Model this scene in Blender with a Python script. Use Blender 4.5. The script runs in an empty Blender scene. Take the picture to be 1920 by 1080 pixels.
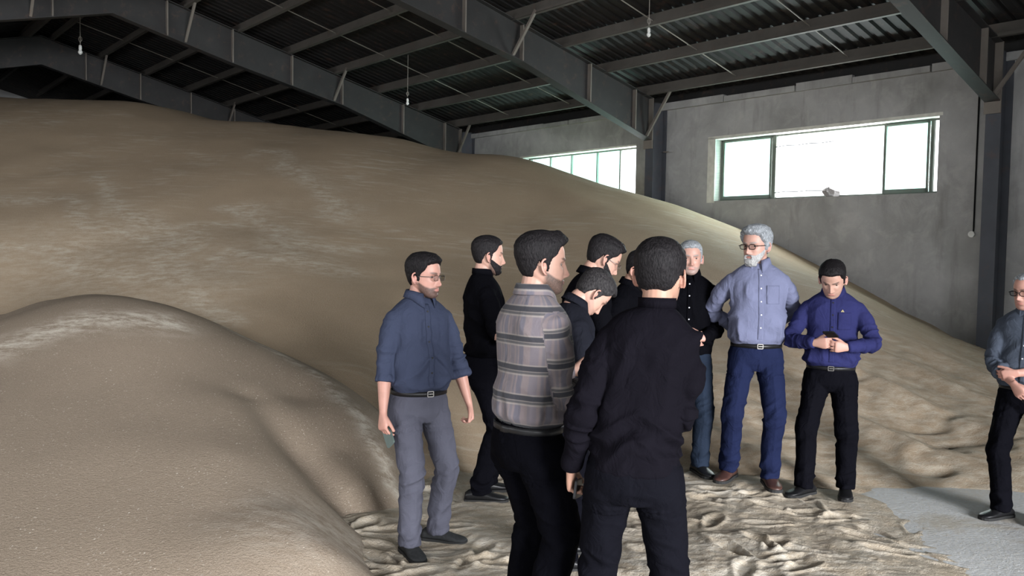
import bpy, bmesh, math, random
import numpy as np
from mathutils import Vector, Matrix
from mathutils.bvhtree import BVHTree

S = bpy.context.scene
COL = S.collection
rad = math.radians

# ------------------------------------------------------------------ camera
FPX = 1600.0; CAMH = 1.75; PITCH = rad(-2.7); ROLL = rad(1.0)
cF = np.array([0, math.cos(PITCH), math.sin(PITCH)])
_r = np.array([1., 0, 0]); _u = np.cross(_r, cF)
cR = _r*math.cos(ROLL) + _u*math.sin(ROLL)
cU = -_r*math.sin(ROLL) + _u*math.cos(ROLL)
cC = np.array([0, 0, CAMH])
cam = bpy.data.cameras.new('camera'); camo = bpy.data.objects.new('camera', cam); COL.objects.link(camo)
cam.sensor_width = 36; cam.lens = 36*FPX/1920; cam.clip_start = .05; cam.clip_end = 300
camo.matrix_world = Matrix(((cR[0], cU[0], -cF[0], 0), (cR[1], cU[1], -cF[1], 0), (cR[2], cU[2], -cF[2], CAMH), (0, 0, 0, 1)))
S.camera = camo

def at(px, py, Y):                       # the point at pixel (px, py) whose world Y is given
    r = cF + cR*(px-960)/FPX - cU*(py-540)/FPX
    return cC + r*Y/r[1]

# ------------------------------------------------------------------ world, daylight, exposure
S.view_settings.view_transform = 'Standard'; S.view_settings.look = 'None'
S.view_settings.gamma = 1; S.view_settings.use_curve_mapping = False
S.view_settings.exposure = 0.15
S.cycles.use_denoising = True
S.cycles.max_bounces = 8; S.cycles.diffuse_bounces = 5
W = bpy.data.worlds.new('sky'); S.world = W; W.use_nodes = True
bg = W.node_tree.nodes['Background']; bg.inputs[0].default_value = (.93, .97, 1, 1); bg.inputs[1].default_value = 3.4

# long wall frame: u runs along the windowed wall (away from camera), n points at it
AZ = rad(39.7)
U = np.array([-math.sin(AZ), math.cos(AZ), 0]); N = np.array([math.cos(AZ), math.sin(AZ), 0]); Z = np.array([0, 0, 1.])
def B(s, n, z): return U*s + N*n + Z*z

def area_light(name, s, n, z, w, h, power, color, aim):
    l = bpy.data.lights.new(name, 'AREA'); l.shape = 'RECTANGLE'; l.size = w; l.size_y = h; l.energy = power; l.color = color
    o = bpy.data.objects.new(name, l); COL.objects.link(o)
    o.location = Vector(B(s, n, z))
    d = Vector(aim).normalized()
    o.rotation_euler = d.to_track_quat('-Z', 'Y').to_euler()
    return o
# daylight entering by the open door in the end wall behind the camera, and by the two windows
area_light('door_daylight', -36, -3.0, 8.0, 20, 16.0, 68000, (.95, .965, 1.0), U)
area_light('window_daylight', 7.85, 13.35, 3.25, 3.8, 1.0, 190, (.95, .99, 1.0), -N)
area_light('window_daylight_2', 13.4, 13.35, 3.4, 3.0, .8, 95, (.95, .99, 1.0), -N)

for _k, _s in enumerate((-4.6, 1.6, 7.8, 14.0)):      # fill lamps added at unseen openings in the opposite wall to brighten the room
    area_light('left_wall_fill_%d' % (_k+1), _s, -4.2, 3.3, 4.0, 1.1, 130, (.97, .98, 1.0), N)

# ------------------------------------------------------------------ numeric helpers
def _hash(ix, iy, iz, seed):
    h = (ix*374761393 + iy*668265263 + iz*2147483647 + seed*974634777) & 0xffffffff
    h = ((h ^ (h >> 13))*1274126177) & 0xffffffff
    h = (h ^ (h >> 16)) & 0xffffffff
    return h.astype(np.float64)/4294967295.0*2-1
def noise(P, scale=1.0, seed=0):
    P = np.asarray(P, float)*scale
    i = np.floor(P).astype(np.int64); f = P-i; w = f*f*(3-2*f)
    r = 0
    for dx in (0, 1):
        for dy in (0, 1):
            for dz in (0, 1):
                v = _hash(i[:, 0]+dx, i[:, 1]+dy, i[:, 2]+dz, seed)
                r = r + v*(w[:, 0] if dx else 1-w[:, 0])*(w[:, 1] if dy else 1-w[:, 1])*(w[:, 2] if dz else 1-w[:, 2])
    return r
def fbm(P, scale=1., seed=0, octv=3):
    r = 0; a = 1; t = 0
    for k in range(octv):
        r = r + a*noise(P, scale*2**k, seed+k*7); t += a; a *= .5
    return r/t
def sst(x, a, b):
    t = np.clip((np.asarray(x, float)-a)/(b-a), 0, 1); return t*t*(3-2*t)
def gauss(x, s): return np.exp(-(x/s)**2)

# ------------------------------------------------------------------ object helpers
def new_mesh(name, V, Fc, mat=None, parent=None, smooth=False, mats=None, midx=None):
    me = bpy.data.meshes.new(name)
    me.from_pydata([tuple(v) for v in V], [], [tuple(int(i) for i in f) for f in Fc]); me.update()
    if smooth: me.polygons.foreach_set('use_smooth', [True]*len(me.polygons))
    for m in (mats or ([mat] if mat else [])): me.materials.append(m)
    if midx is not None: me.polygons.foreach_set('material_index', midx)
    o = bpy.data.objects.new(name, me); COL.objects.link(o)
    if parent is not None: o.parent = parent
    return o
def tag(o, label=None, cat=None, group=None, kind=None):
    if label: o['label'] = label
    if cat: o['category'] = cat
    if group: o['group'] = group
    if kind: o['kind'] = kind
    return o
def empty(name, loc=(0, 0, 0), rz=0, label=None, cat=None, group=None, kind=None):
    o = bpy.data.objects.new(name, None); COL.objects.link(o); o.location = Vector([float(c) for c in loc]); o.rotation_euler = (0, 0, rz)
    o.empty_display_size = .1
    return tag(o, label, cat, group, kind)
class MB:
    def __init__(s): s.v = []; s.f = []
    def add(s, V, Fc):
        b = len(s.v); s.v += [tuple(p) for p in V]; s.f += [tuple(i+b for i in f) for f in Fc]
    def box8(s, P):      # P: 8 corners, bottom 4 then top 4
        s.add(P, [(3, 2, 1, 0), (4, 5, 6, 7), (0, 1, 5, 4), (1, 2, 6, 5), (2, 3, 7, 6), (3, 0, 4, 7)])
    def sbox(s, s0, s1, n0, n1, z0, z1):      # box in wall coordinates
        s.box8([B(s0, n0, z0), B(s0, n1, z0), B(s1, n1, z0), B(s1, n0, z0), B(s0, n0, z1), B(s0, n1, z1), B(s1, n1, z1), B(s1, n0, z1)])
    def box(s, x0, x1, y0, y1, z0, z1):
        s.box8([(x0, y0, z0), (x1, y0, z0), (x1, y1, z0), (x0, y1, z0), (x0, y0, z1), (x1, y0, z1), (x1, y1, z1), (x0, y1, z1)])
    def bar(s, a, b, w, h, side=None):
        a = np.array(a, float); b = np.array(b, float); t = (b-a)/np.linalg.norm(b-a)
        sd = np.array(side if side is not None else ((1, 0, 0) if abs(t[2]) > .9 else np.cross(t, Z)), float)
        sd = sd-t*(sd@t); sd /= np.linalg.norm(sd); up = np.cross(sd, t)
        P = []
        for q in (a, b):
            P += [q-sd*w/2-up*h/2, q+sd*w/2-up*h/2, q+sd*w/2+up*h/2, q-sd*w/2+up*h/2]
        s.add(P, [(0, 1, 2, 3), (7, 6, 5, 4), (0, 4, 5, 1), (1, 5, 6, 2), (2, 6, 7, 3), (3, 7, 4, 0)])
    def tube(s, pts, r, n=10, side=(1, 0, 0)):
        r = np.broadcast_to(np.asarray(r, float).reshape(-1, 1) if np.ndim(r) else np.full((len(pts), 1), r), (len(pts), 1))
        V, Fc = loft(pts, np.hstack([r, r]), side, n)
        s.add(V, Fc)
    def build(s, name, mat, parent=None, smooth=False): return new_mesh(name, s.v, s.f, mat, parent, smooth)

def loft(pts, R2, side=(1, 0, 0), n=24, ex=2.0, offs=None):
    pts = np.array(pts, float); R2 = np.array(R2, float)
    T = np.gradient(pts, axis=0); T /= np.linalg.norm(T, axis=1)[:, None]
    sd = np.broadcast_to(np.array(side, float), pts.shape)
    sd = sd - T*np.sum(sd*T, 1)[:, None]; ln = np.linalg.norm(sd, axis=1)
    for i in np.where(ln < 1e-3)[0]:
        a = np.cross(T[i], (0, 1, .3)); sd[i] = a; ln[i] = np.linalg.norm(a)
    sd = sd/ln[:, None]; fw = np.cross(T, sd)*-1
    a = np.linspace(0, 2*math.pi, n, endpoint=False)
    cx = np.sign(np.cos(a))*np.abs(np.cos(a))**(2/ex); sy = np.sign(np.sin(a))*np.abs(np.sin(a))**(2/ex)
    V = (pts[:, None, :] + sd[:, None, :]*(R2[:, 0][:, None]*cx)[..., None] + fw[:, None, :]*(R2[:, 1][:, None]*sy)[..., None]).reshape(-1, 3)
    m = len(pts); Fc = []
    for i in range(m-1):
        for j in range(n):
            k = (j+1) % n
            Fc.append((i*n+j, (i+1)*n+j, (i+1)*n+k, i*n+k))
    V = np.vstack([V, pts[:1], pts[-1:]])
    for j in range(n):
        k = (j+1) % n
        Fc.append((m*n, j, k)); Fc.append((m*n+1, (m-1)*n+k, (m-1)*n+j))
    return V, Fc

def rem(mb, voxel, smooth_it=0, lam=.5, prot=None):
    """union closed pieces by voxel remesh; returns verts (numpy) and faces"""
    me = bpy.data.meshes.new('t'); me.from_pydata(mb.v, [], mb.f); me.update()
    o = bpy.data.objects.new('t', me); COL.objects.link(o)
    m = o.modifiers.new('r', 'REMESH'); m.mode = 'VOXEL'; m.voxel_size = voxel
    dg = bpy.context.evaluated_depsgraph_get(); e = o.evaluated_get(dg); r = e.to_mesh()
    V = np.empty(len(r.vertices)*3); r.vertices.foreach_get('co', V); V = V.reshape(-1, 3)
    L = np.empty(len(r.loops), dtype=np.int64); r.loops.foreach_get('vertex_index', L)
    st = np.empty(len(r.polygons), dtype=np.int64); r.polygons.foreach_get('loop_start', st)
    tot = np.empty(len(r.polygons), dtype=np.int64); r.polygons.foreach_get('loop_total', tot)
    Q = L[st[:, None]+np.arange(4)] if (tot == 4).all() else None
    if Q is None:
        Q = [tuple(L[a:a+b]) for a, b in zip(st, tot)]
    E = np.empty(len(r.edges)*2, dtype=np.int64); r.edges.foreach_get('vertices', E); E = E.reshape(-1, 2)
    e.to_mesh_clear(); bpy.data.objects.remove(o); bpy.data.meshes.remove(me)
    if smooth_it: V = lap(V, E, smooth_it, lam, prot)
    return V, Q, E
def lap(V, E, it, lam, prot=None):
    n = len(V); deg = np.bincount(E.ravel(), minlength=n)[:, None].astype(float); deg[deg == 0] = 1
    w = lam if prot is None else (lam*(1-prot))[:, None]
    for _ in range(it):
        A = np.stack([np.bincount(E[:, 0], V[E[:, 1], k], n)+np.bincount(E[:, 1], V[E[:, 0], k], n) for k in range(3)], 1)/deg
        V = V+w*(A-V)
    return V
def normals(V, Q):
    Q = np.asarray(Q); a = np.cross(V[Q[:, 2]]-V[Q[:, 0]], V[Q[:, 3]]-V[Q[:, 1]])
    r = np.stack([sum(np.bincount(Q[:, c], a[:, k], len(V)) for c in range(4)) for k in range(3)], 1)
    return r/(np.linalg.norm(r, axis=1)[:, None]+1e-12)
def add_attr(o, name, data, typ='FLOAT_VECTOR'):
    at_ = o.data.attributes.new(name, typ, 'POINT')
    at_.data.foreach_set('vector' if typ == 'FLOAT_VECTOR' else 'value', np.ascontiguousarray(data, dtype=np.float32).ravel())
def grid_mesh(nx, ny, V, name, mat, parent=None, smooth=True, keep=None):
    i = np.arange(nx-1)[:, None]*ny + np.arange(ny-1)[None, :]
    Q = np.stack([i, i+ny, i+ny+1, i+1], -1).reshape(-1, 4)
    if keep is not None: Q = Q[keep[Q].any(1)]
    me = bpy.data.meshes.new(name)
    me.vertices.add(len(V)); me.vertices.foreach_set('co', np.ascontiguousarray(V, dtype=np.float32).ravel())
    me.loops.add(len(Q)*4); me.loops.foreach_set('vertex_index', Q.astype(np.int32).ravel())
    me.polygons.add(len(Q)); me.polygons.foreach_set('loop_start', np.arange(len(Q), dtype=np.int32)*4)
    me.polygons.foreach_set('use_smooth', np.ones(len(Q), dtype=bool))
    me.update(calc_edges=True); me.validate()
    me.materials.append(mat)
    o = bpy.data.objects.new(name, me); COL.objects.link(o)
    if parent is not None: o.parent = parent
    return o
def quad_obj(name, V, Q, mat, parent):
    me = bpy.data.meshes.new(name); Q = np.asarray(Q)
    me.vertices.add(len(V)); me.vertices.foreach_set('co', np.ascontiguousarray(V, dtype=np.float32).ravel())
    me.loops.add(len(Q)*4); me.loops.foreach_set('vertex_index', Q.astype(np.int32).ravel())
    me.polygons.add(len(Q)); me.polygons.foreach_set('loop_start', np.arange(len(Q), dtype=np.int32)*4)
    me.polygons.foreach_set('use_smooth', np.ones(len(Q), dtype=bool))
    me.update(calc_edges=True)
    me.materials.append(mat)
    o = bpy.data.objects.new(name, me); COL.objects.link(o); o.parent = parent
    return o

# ------------------------------------------------------------------ materials
class NT:
    def __init__(s, name, rough=.7, metal=0, spec=.3):
        m = bpy.data.materials.new(name); m.use_nodes = True; s.m = m; s.t = m.node_tree; s.b = s.t.nodes['Principled BSDF']
        s.b.inputs['Roughness'].default_value = rough; s.b.inputs['Metallic'].default_value = metal
        s.b.inputs['Specular IOR Level'].default_value = spec
    def n(s, typ, **kw):
        x = s.t.nodes.new(typ)
        for k, v in kw.items():
            if k.startswith('_'): setattr(x, k[1:], v)
            else: x.inputs[k.replace('__', ' ')].default_value = v
        return x
    def l(s, a, b): s.t.links.new(a, b)
    def noise(s, vec, scale, detail=4, rough=.55, dist=0):
        x = s.n('ShaderNodeTexNoise', Scale=scale, Detail=detail, Roughness=rough, Distortion=dist)
        if vec is not None: s.l(vec, x.inputs['Vector'])
        return x.outputs['Fac']
    def ramp(s, fac, stops):
        x = s.n('ShaderNodeValToRGB'); e = x.color_ramp.elements
        while len(e) < len(stops): e.new(.5)
        for k, (p, c) in enumerate(stops): e[k].position = p; e[k].color = (*c, 1) if len(c) == 3 else c
        s.l(fac, x.inputs[0]); return x.outputs[0]
    def mix(s, fac, a, b, mode='MIX'):
        x = s.n('ShaderNodeMix'); x.data_type = 'RGBA'; x.blend_type = mode
        for i, v in ((0, fac), (6, a), (7, b)):
            if isinstance(v, (int, float)): x.inputs[i].default_value = v
            elif isinstance(v, tuple): x.inputs[i].default_value = (*v, 1)
            else: s.l(v, x.inputs[i])
        return x.outputs[2]
    def math(s, op, a, b=0):
        x = s.n('ShaderNodeMath'); x.operation = op
        for i, v in ((0, a), (1, b)):
            if isinstance(v, (int, float)): x.inputs[i].default_value = v
            else: s.l(v, x.inputs[i])
        return x.outputs[0]
    def mapr(s, v, a, b, c=0, d=1):
        x = s.n('ShaderNodeMapRange'); s.l(v, x.inputs[0])
        for i, q in enumerate((a, b, c, d)): x.inputs[i+1].default_value = q
        return x.outputs[0]
    def col(s, c):
        if isinstance(c, tuple): s.b.inputs['Base Color'].default_value = (*c, 1)
        else: s.l(c, s.b.inputs['Base Color'])
    def bump(s, h, strength=.3, dist=.01):
        x = s.n('ShaderNodeBump', Strength=strength, Distance=dist); s.l(h, x.inputs['Height']); s.l(x.outputs[0], s.b.inputs['Normal'])
    def obj(s): return s.n('ShaderNodeTexCoord').outputs['Object']
    def attr(s, name, out='Vector'):
        x = s.n('ShaderNodeAttribute'); x.attribute_name = name; return x.outputs[out]
    def vmap(s, vec, scale=(1, 1, 1), rot=(0, 0, 0)):
        x = s.n('ShaderNodeMapping'); s.l(vec, x.inputs[0]); x.inputs['Scale'].default_value = scale; x.inputs['Rotation'].default_value = rot; return x.outputs[0]

def simple(name, c, rough=.6, metal=0, spec=.3, var=.12, scale=8, bumps=0, bscale=120):
    m = NT(name, rough, metal, spec); o = m.obj()
    f = m.noise(o, scale, 4)
    m.col(m.ramp(f, [(.3, tuple(x*(1-var) for x in c)), (.7, tuple(min(1, x*(1+var)) for x in c))]))
    if bumps: m.bump(m.noise(o, bscale, 3), bumps, .004)
    return m.m

def mat_grain(name, base=(.235, .165, .10), fleck=.5, chaffc=(.38, .335, .27), streak=.7):
    m = NT(name, .85, 0, .15); o = m.obj()
    big = m.noise(o, .7, 4)
    ker = m.noise(o, 70, 3, .6)
    fine = m.noise(o, 190, 2, .6)
    c1 = m.ramp(big, [(.3, tuple(x*.88 for x in base)), (.7, tuple(x*1.1 for x in base))])
    c2 = m.mix(m.mapr(fine, .35, .65, .0, .55), c1, tuple(min(1, x*1.6+.03) for x in base))
    st = m.noise(m.vmap(o, (1.2, 6.5, 3), (0, 0, .75)), 1.6, 7, .68, .35)
    ch = m.attr('chaff', 'Fac')
    v = m.n('ShaderNodeTexVoronoi', Scale=50.); m.l(m.vmap(o, (1, .55, 1), (0, 0, .6)), v.inputs['Vector'])
    flk = m.mapr(v.outputs['Distance'], .12, .24, 1, 0)
    v2 = m.n('ShaderNodeTexVoronoi', Scale=27.); m.l(m.vmap(o, (1, .45, 1), (0, 0, .75)), v2.inputs['Vector'])
    flk = m.math('MAXIMUM', flk, m.math('MULTIPLY', m.mapr(v2.outputs['Distance'], .08, .16, 1, 0), .8))
    spr = m.math('MULTIPLY', m.mapr(m.noise(o, 3.5, 6, .75), .42, .58), m.mapr(m.noise(o, 34, 2, .5), .40, .60))
    fl = m.math('MULTIPLY', m.math('MULTIPLY', flk, spr), fleck)
    stk = m.math('MULTIPLY', m.math('MULTIPLY', m.mapr(st, .50, .68), m.mapr(m.noise(o, .55, 4, .6), .42, .60)), streak)
    tot = m.math('MAXIMUM', m.math('MAXIMUM', fl, stk), m.math('MULTIPLY', ch, m.mapr(m.noise(m.vmap(o, (1, 2.2, 2)), 5, 8, .8), .42, .60)))
    c3 = m.mix(tot, c2, chaffc)
    m.col(c3)
    hh = m.math('ADD', m.math('MULTIPLY', ker, .6), m.math('MULTIPLY', fine, .4))
    mid = m.noise(o, 16, 5, .7)
    m.bump(m.math('ADD', hh, m.math('MULTIPLY', mid, 1.6 if streak == 0 and fleck > .85 else .25)), .6, .014)
    return m.m
def mat_floor():
    m = NT('concrete_floor', .9, 0, .1); o = m.obj()
    a = m.noise(o, 1.3, 6, .6); b = m.noise(o, 40, 4, .7); sc = m.noise(m.vmap(o, (1, 9, 1), (0, 0, .5)), 6, 5, .7)
    c = m.ramp(a, [(.3, (.50, .51, .51)), (.7, (.66, .67, .67))])
    c = m.mix(m.mapr(b, .45, .7, 0, .6), c, (.52, .48, .41))
    c = m.mix(m.mapr(sc, .56, .7, 0, .5), c, (.62, .60, .56))
    dust = m.mapr(m.noise(o, 1.1, 7, .72, .4), .50, .60, 0, .75); c = m.mix(dust, c, (.47, .42, .34))
    v = m.n('ShaderNodeTexVoronoi', Scale=45.); m.l(o, v.inputs['Vector']); c = m.mix(m.math('MULTIPLY', m.mapr(v.outputs['Distance'], .15, .25, 1, 0), .6), c, (.70, .66, .56))
    m.col(c); m.bump(m.math('ADD', b, m.noise(o, 14, 5, .7)), .5, .008); return m.m
def mat_plaster():
    m = NT('grey_plaster', .92, 0, .1); o = m.obj()
    a = m.noise(o, .8, 7, .62, .3); b = m.noise(o, 3.0, 6, .65, .6); v = m.noise(m.vmap(o, (1.5, 1.5, .25)), 2.5, 5, .6)
    c = m.ramp(a, [(.3, (.26, .258, .25)), (.7, (.44, .437, .432))])
    c = m.mix(m.mapr(b, .50, .68, 0, .35), c, (.53, .52, .50))
    c = m.mix(m.mapr(v, .55, .75, 0, .45), c, (.13, .125, .115))
    m.col(c); m.bump(m.noise(o, 9, 6, .65), .35, .02); return m.m
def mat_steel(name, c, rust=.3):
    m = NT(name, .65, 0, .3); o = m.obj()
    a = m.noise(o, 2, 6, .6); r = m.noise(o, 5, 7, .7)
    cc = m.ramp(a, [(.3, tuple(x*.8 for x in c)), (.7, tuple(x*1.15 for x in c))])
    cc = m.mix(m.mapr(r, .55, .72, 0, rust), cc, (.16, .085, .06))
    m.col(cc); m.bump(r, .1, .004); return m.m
def mat_cloth(name, c, c2=None, rough=.85, sheen=.15, stripe=False):
    m = NT(name, rough, 0, .12); cl = m.attr('cloth')
    w = m.noise(m.obj(), 500, 1)
    big = m.noise(m.obj(), 3.5, 3)
    cc = m.ramp(big, [(.3, tuple(x*.9 for x in c)), (.7, tuple(x*1.1 for x in c))])
    if stripe:
        sp = m.n('ShaderNodeSeparateXYZ'); m.l(cl, sp.inputs[0])
        sn = m.math('SINE', m.math('MULTIPLY', sp.outputs[0], 1500)); cc = m.mix(m.mapr(sn, .2, .9, 0, .35), cc, c2)
    m.col(cc)
    m.b.inputs['Sheen Weight'].default_value = 0; m.b.inputs['Specular IOR Level'].default_value = .02
    m.b.inputs['Sheen Roughness'].default_value = .5
    fold = m.noise(m.vmap(m.obj(), (1, 1, .75), (.5, 0, 0)), 15.0, 4, .55, .9)
    h = m.math('ADD', m.math('MULTIPLY', fold, .8), m.math('MULTIPLY', w, .06))
    m.bump(h, .8, .018); return m.m
def mat_plaid():
    m = NT('plaid_flannel', .9, 0, .1); cl = m.attr('cloth'); sp = m.n('ShaderNodeSeparateXYZ'); m.l(cl, sp.inputs[0])
    xx, zz = sp.outputs[0], sp.outputs[1]
    def band(v, per, c, w, soft=.006):
        t = m.math('SUBTRACT', m.math('MODULO', m.math('ADD', v, 10), per), c)
        return m.mapr(m.math('ABSOLUTE', t), w, w+soft, 1, 0)
    col = m.mix(m.mapr(m.noise(cl, 8, 3), .3, .7), (.135, .108, .112), (.165, .138, .14))
    P = .12; Q = .125
    col = m.mix(m.math('MULTIPLY', band(xx, Q, .032, .010), .55), col, (.055, .065, .095))
    col = m.mix(m.math('MULTIPLY', band(xx, Q, .060, .003), .45), col, (.07, .078, .10))
    col = m.mix(m.math('MULTIPLY', band(xx, Q, .095, .014), .28), col, (.065, .078, .115))
    col = m.mix(m.math('MULTIPLY', band(zz, P, .045, .021, .004), .6), col, (.24, .215, .19))
    col = m.mix(m.math('MULTIPLY', band(zz, P, .052, .0085, .004), .9), col, (.018, .02, .028))
    col = m.mix(m.math('MULTIPLY', band(zz, P, .034, .0035, .003), .75), col, (.03, .032, .04))
    m.col(col)
    fold = m.noise(m.vmap(m.obj(), (1, 1, .75), (.5, 0, 0)), 15.0, 4, .55, .9); m.bump(fold, .45, .012)
    m.b.inputs['Sheen Weight'].default_value = .1
    return m.m
def mat_skin(name, c=(.50, .29, .205), hair=(.03, .025, .022)):
    m = NT(name, .5, 0, .35); o = m.obj(); t = m.attr('tint'); sp = m.n('ShaderNodeSeparateXYZ'); m.l(t, sp.inputs[0])
    f = m.noise(o, 22, 4)
    cc = m.ramp(f, [(.3, tuple(x*.9 for x in c)), (.7, tuple(min(1, x*1.08) for x in c))])
    cc = m.mix(m.math('MULTIPLY', sp.outputs[1], .6), cc, (.42, .15, .13))
    cc = m.mix(m.math('MULTIPLY', sp.outputs[0], m.mapr(m.noise(o, 260, 2), .3, .7, .72, .97)), cc, hair)
    m.col(cc)
    m.b.inputs['Subsurface Weight'].default_value = .0
    m.bump(m.noise(o, 180, 3), .08, .002)
    return m.m
def mat_hair(name, c, c2):
    m = NT(name, .6, 0, .12); o = m.obj()
    f = m.noise(m.vmap(o, (1, 1, .35)), 160, 3, .6)
    m.col(m.ramp(f, [(.35, c), (.7, c2)])); m.bump(f, .8, .006)
    return m.m

M = dict(
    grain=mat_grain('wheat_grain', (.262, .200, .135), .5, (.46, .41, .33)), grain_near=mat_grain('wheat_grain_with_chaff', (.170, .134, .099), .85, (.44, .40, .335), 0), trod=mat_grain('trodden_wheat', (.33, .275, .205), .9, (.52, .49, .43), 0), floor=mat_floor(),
    plaster=mat_plaster(), white_reveal=simple('pale_plaster_reveal', (.62, .61, .55), .9),
    steel=mat_steel('grey_painted_steel', (.034, .033, .033)), column=mat_steel('blue_grey_painted_steel', (.07, .075, .088), .25),
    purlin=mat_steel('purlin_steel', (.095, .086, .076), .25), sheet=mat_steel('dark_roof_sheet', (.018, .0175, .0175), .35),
    brace=mat_steel('brace_steel', (.17, .15, .13), .3), winframe=mat_steel('window_frame_paint', (.13, .15, .13), .2),
    rod=simple('thin_rod', (.25, .23, .2), .5), white=simple('white_plastic', (.75, .75, .72), .5), cable=simple('black_cable', (.008, .008, .009), .8, 0, .1),
    black=simple('glossy_black', (.006, .006, .007), .35, 0, .3), leather=simple('black_leather', (.008, .008, .009), .42, 0, .35, .2, 30, .15),
    brownleather=simple('brown_leather', (.06, .028, .022), .42, 0, .5, .2, 30, .15), sole=simple('rubber_sole', (.02, .02, .02), .8),
    metal=simple('buckle_metal', (.22, .21, .20), .4, 1), stone=simple('pale_stone', (.33, .31, .31), .9, 0, .2, .2, 20, .4, 30),
    button=simple('button_plastic', (.5, .5, .52), .4), eye=simple('eye_dark', (.02, .015, .012), .25), eyewhite_shaded=simple('shaded_eye_white', (.15, .12, .105), .35),  # eye whites darkened to paint in the shade of the upper lids
    gold=simple('gold_thread', (.45, .38, .2), .6), green=simple('phone_case', (.10, .13, .12), .35), ring=simple('silver_ring', (.7, .7, .7), .25, 1),
)
def mat_glass():
    m = bpy.data.materials.new('green_tinted_glass'); m.use_nodes = True; t = m.node_tree; t.nodes.clear()
    o = t.nodes.new('ShaderNodeOutputMaterial'); g = t.nodes.new('ShaderNodeBsdfGlossy'); g.inputs['Roughness'].default_value = .05
    tr = t.nodes.new('ShaderNodeBsdfTransparent'); tr.inputs[0].default_value = (.66, .92, .84, 1)
    n = t.nodes.new('ShaderNodeTexNoise'); n.inputs['Scale'].default_value = 1.5
    r = t.nodes.new('ShaderNodeValToRGB'); r.color_ramp.elements[0].color = (.66, .88, .82, 1); r.color_ramp.elements[1].color = (.85, .98, .94, 1)
    r.color_ramp.elements[0].position = .35; r.color_ramp.elements[1].position = .65
    t.links.new(n.outputs[0], r.inputs[0]); t.links.new(r.outputs[0], tr.inputs[0])
    mx = t.nodes.new('ShaderNodeMixShader'); mx.inputs[0].default_value = .06
    t.links.new(tr.outputs[0], mx.inputs[1]); t.links.new(g.outputs[0], mx.inputs[2]); t.links.new(mx.outputs[0], o.inputs[0]); return m
M['glass'] = mat_glass()
def mat_lens():
    m = bpy.data.materials.new('spectacle_lens'); m.use_nodes = True; t = m.node_tree; t.nodes.clear()
    o = t.nodes.new('ShaderNodeOutputMaterial'); g = t.nodes.new('ShaderNodeBsdfGlossy'); g.inputs['Roughness'].default_value = .03
    tr = t.nodes.new('ShaderNodeBsdfTransparent'); tr.inputs[0].default_value = (.9, .9, .9, 1); mx = t.nodes.new('ShaderNodeMixShader'); mx.inputs[0].default_value = .1
    t.links.new(tr.outputs[0], mx.inputs[1]); t.links.new(g.outputs[0], mx.inputs[2]); t.links.new(mx.outputs[0], o.inputs[0]); return m
M['lens'] = mat_lens()

# ------------------------------------------------------------------ building shell
D = 13.0; NL = -4.0; S0 = -9.0; S1 = 33.0; EAVE = 4.48; RID = 4.5
def st(o): o['kind'] = 'structure'; return o
fl = MB(); fl.sbox(S0-1, S1, NL-.3, D+.3, -.3, 0); st(fl.build('floor', M['floor']))
# windowed wall, with openings
def wall_right():
    mb = MB(); ops = [(5.80, 9.85, 2.68, 3.82), (11.80, 15.35, 2.72, 3.86)]
    ss = [S0-.25] + [v for o in ops for v in o[:2]] + [S1]
    T0, T1 = D, D+.32
    for k in range(0, len(ss), 2): mb.sbox(ss[k], ss[k+1], T0, T1, -.1, EAVE+.0)
    for a, b, c, d in ops: mb.sbox(a, b, T0, T1, -.1, c); mb.sbox(a, b, T0, T1, d, EAVE)
    return st(mb.build('wall_right', M['plaster']))
wall_right()
mb = MB(); mb.sbox(S0-.25, S1, NL-.3, NL, -.1, 2.7); mb.sbox(S0-.25, S1, NL-.3, NL, 3.9, EAVE)
_e = S0-.25
for _s in (-4.6, 1.6, 7.8, 14.0): mb.sbox(_e, _s-2.05, NL-.3, NL, 2.7, 3.9); _e = _s+2.05  # gaps cut in this unseen wall for the added fill lamps
mb.sbox(_e, S1, NL-.3, NL, 2.7, 3.9)
st(mb.build('wall_left', M['plaster']))
def gable(name, s0, s1, door=None):
    mb = MB()
    zr = EAVE+.25*(D-RID)+.25
    def prism(n0, n1, z0, f):     # vertical slab from z0 to roof
        a, b = f(n0), f(n1)
        mb.box8([B(s0, n0, z0), B(s0, n1, z0), B(s1, n1, z0), B(s1, n0, z0), B(s0, n0, a), B(s0, n1, b), B(s1, n1, b), B(s1, n0, a)])
    f = lambda n: EAVE+.27+.25*(min(D-n, n-NL))
    if door:
        prism(NL-.3, door[0], -.1, f); prism(door[0], door[1], door[2], f); prism(door[1], RID, -.1, f)
    else: prism(NL-.3, RID, -.1, f)
    prism(RID, D+.3, -.1, f)
    return st(mb.build(name, M['plaster']))
gable('wall_back', S1, S1+.3); gable('wall_front', S0-.3, S0, (-3.7, 4.2, 4.4))
# corrugated roof (ribs run down the slope)
def roof():
    V = []; ss = []; x = S0-.3
    while x < S1+.3: ss += [(x, 0), (x+.10, 0), (x+.13, .035), (x+.17, .035)]; x += .2
    ns = [NL-.5, RID, D+.45]
    zf = lambda n: 4.79+.25*(min(D-n, n-NL))-.03
    for s, h in ss:
        for n in ns: V.append(B(s, n, zf(n)+h))
    Fc = [(3*i+j, 3*i+3+j, 3*i+4+j, 3*i+1+j) for i in range(len(ss)-1) for j in range(2)]
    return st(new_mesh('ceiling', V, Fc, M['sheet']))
roof()
# strip of rough mortar closing the gap above the wall
mb = MB(); rnd = random.Random(4); s = -4.0
while s < 22:
    w = rnd.uniform(.5, 1.6); mb.sbox(s, s+w-.02, D-.06-rnd.uniform(0, .05), D+.2, EAVE-.01, EAVE+rnd.uniform(.07, .13)); s += w
st(mb.build('trim_1', M['plaster']))

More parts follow.
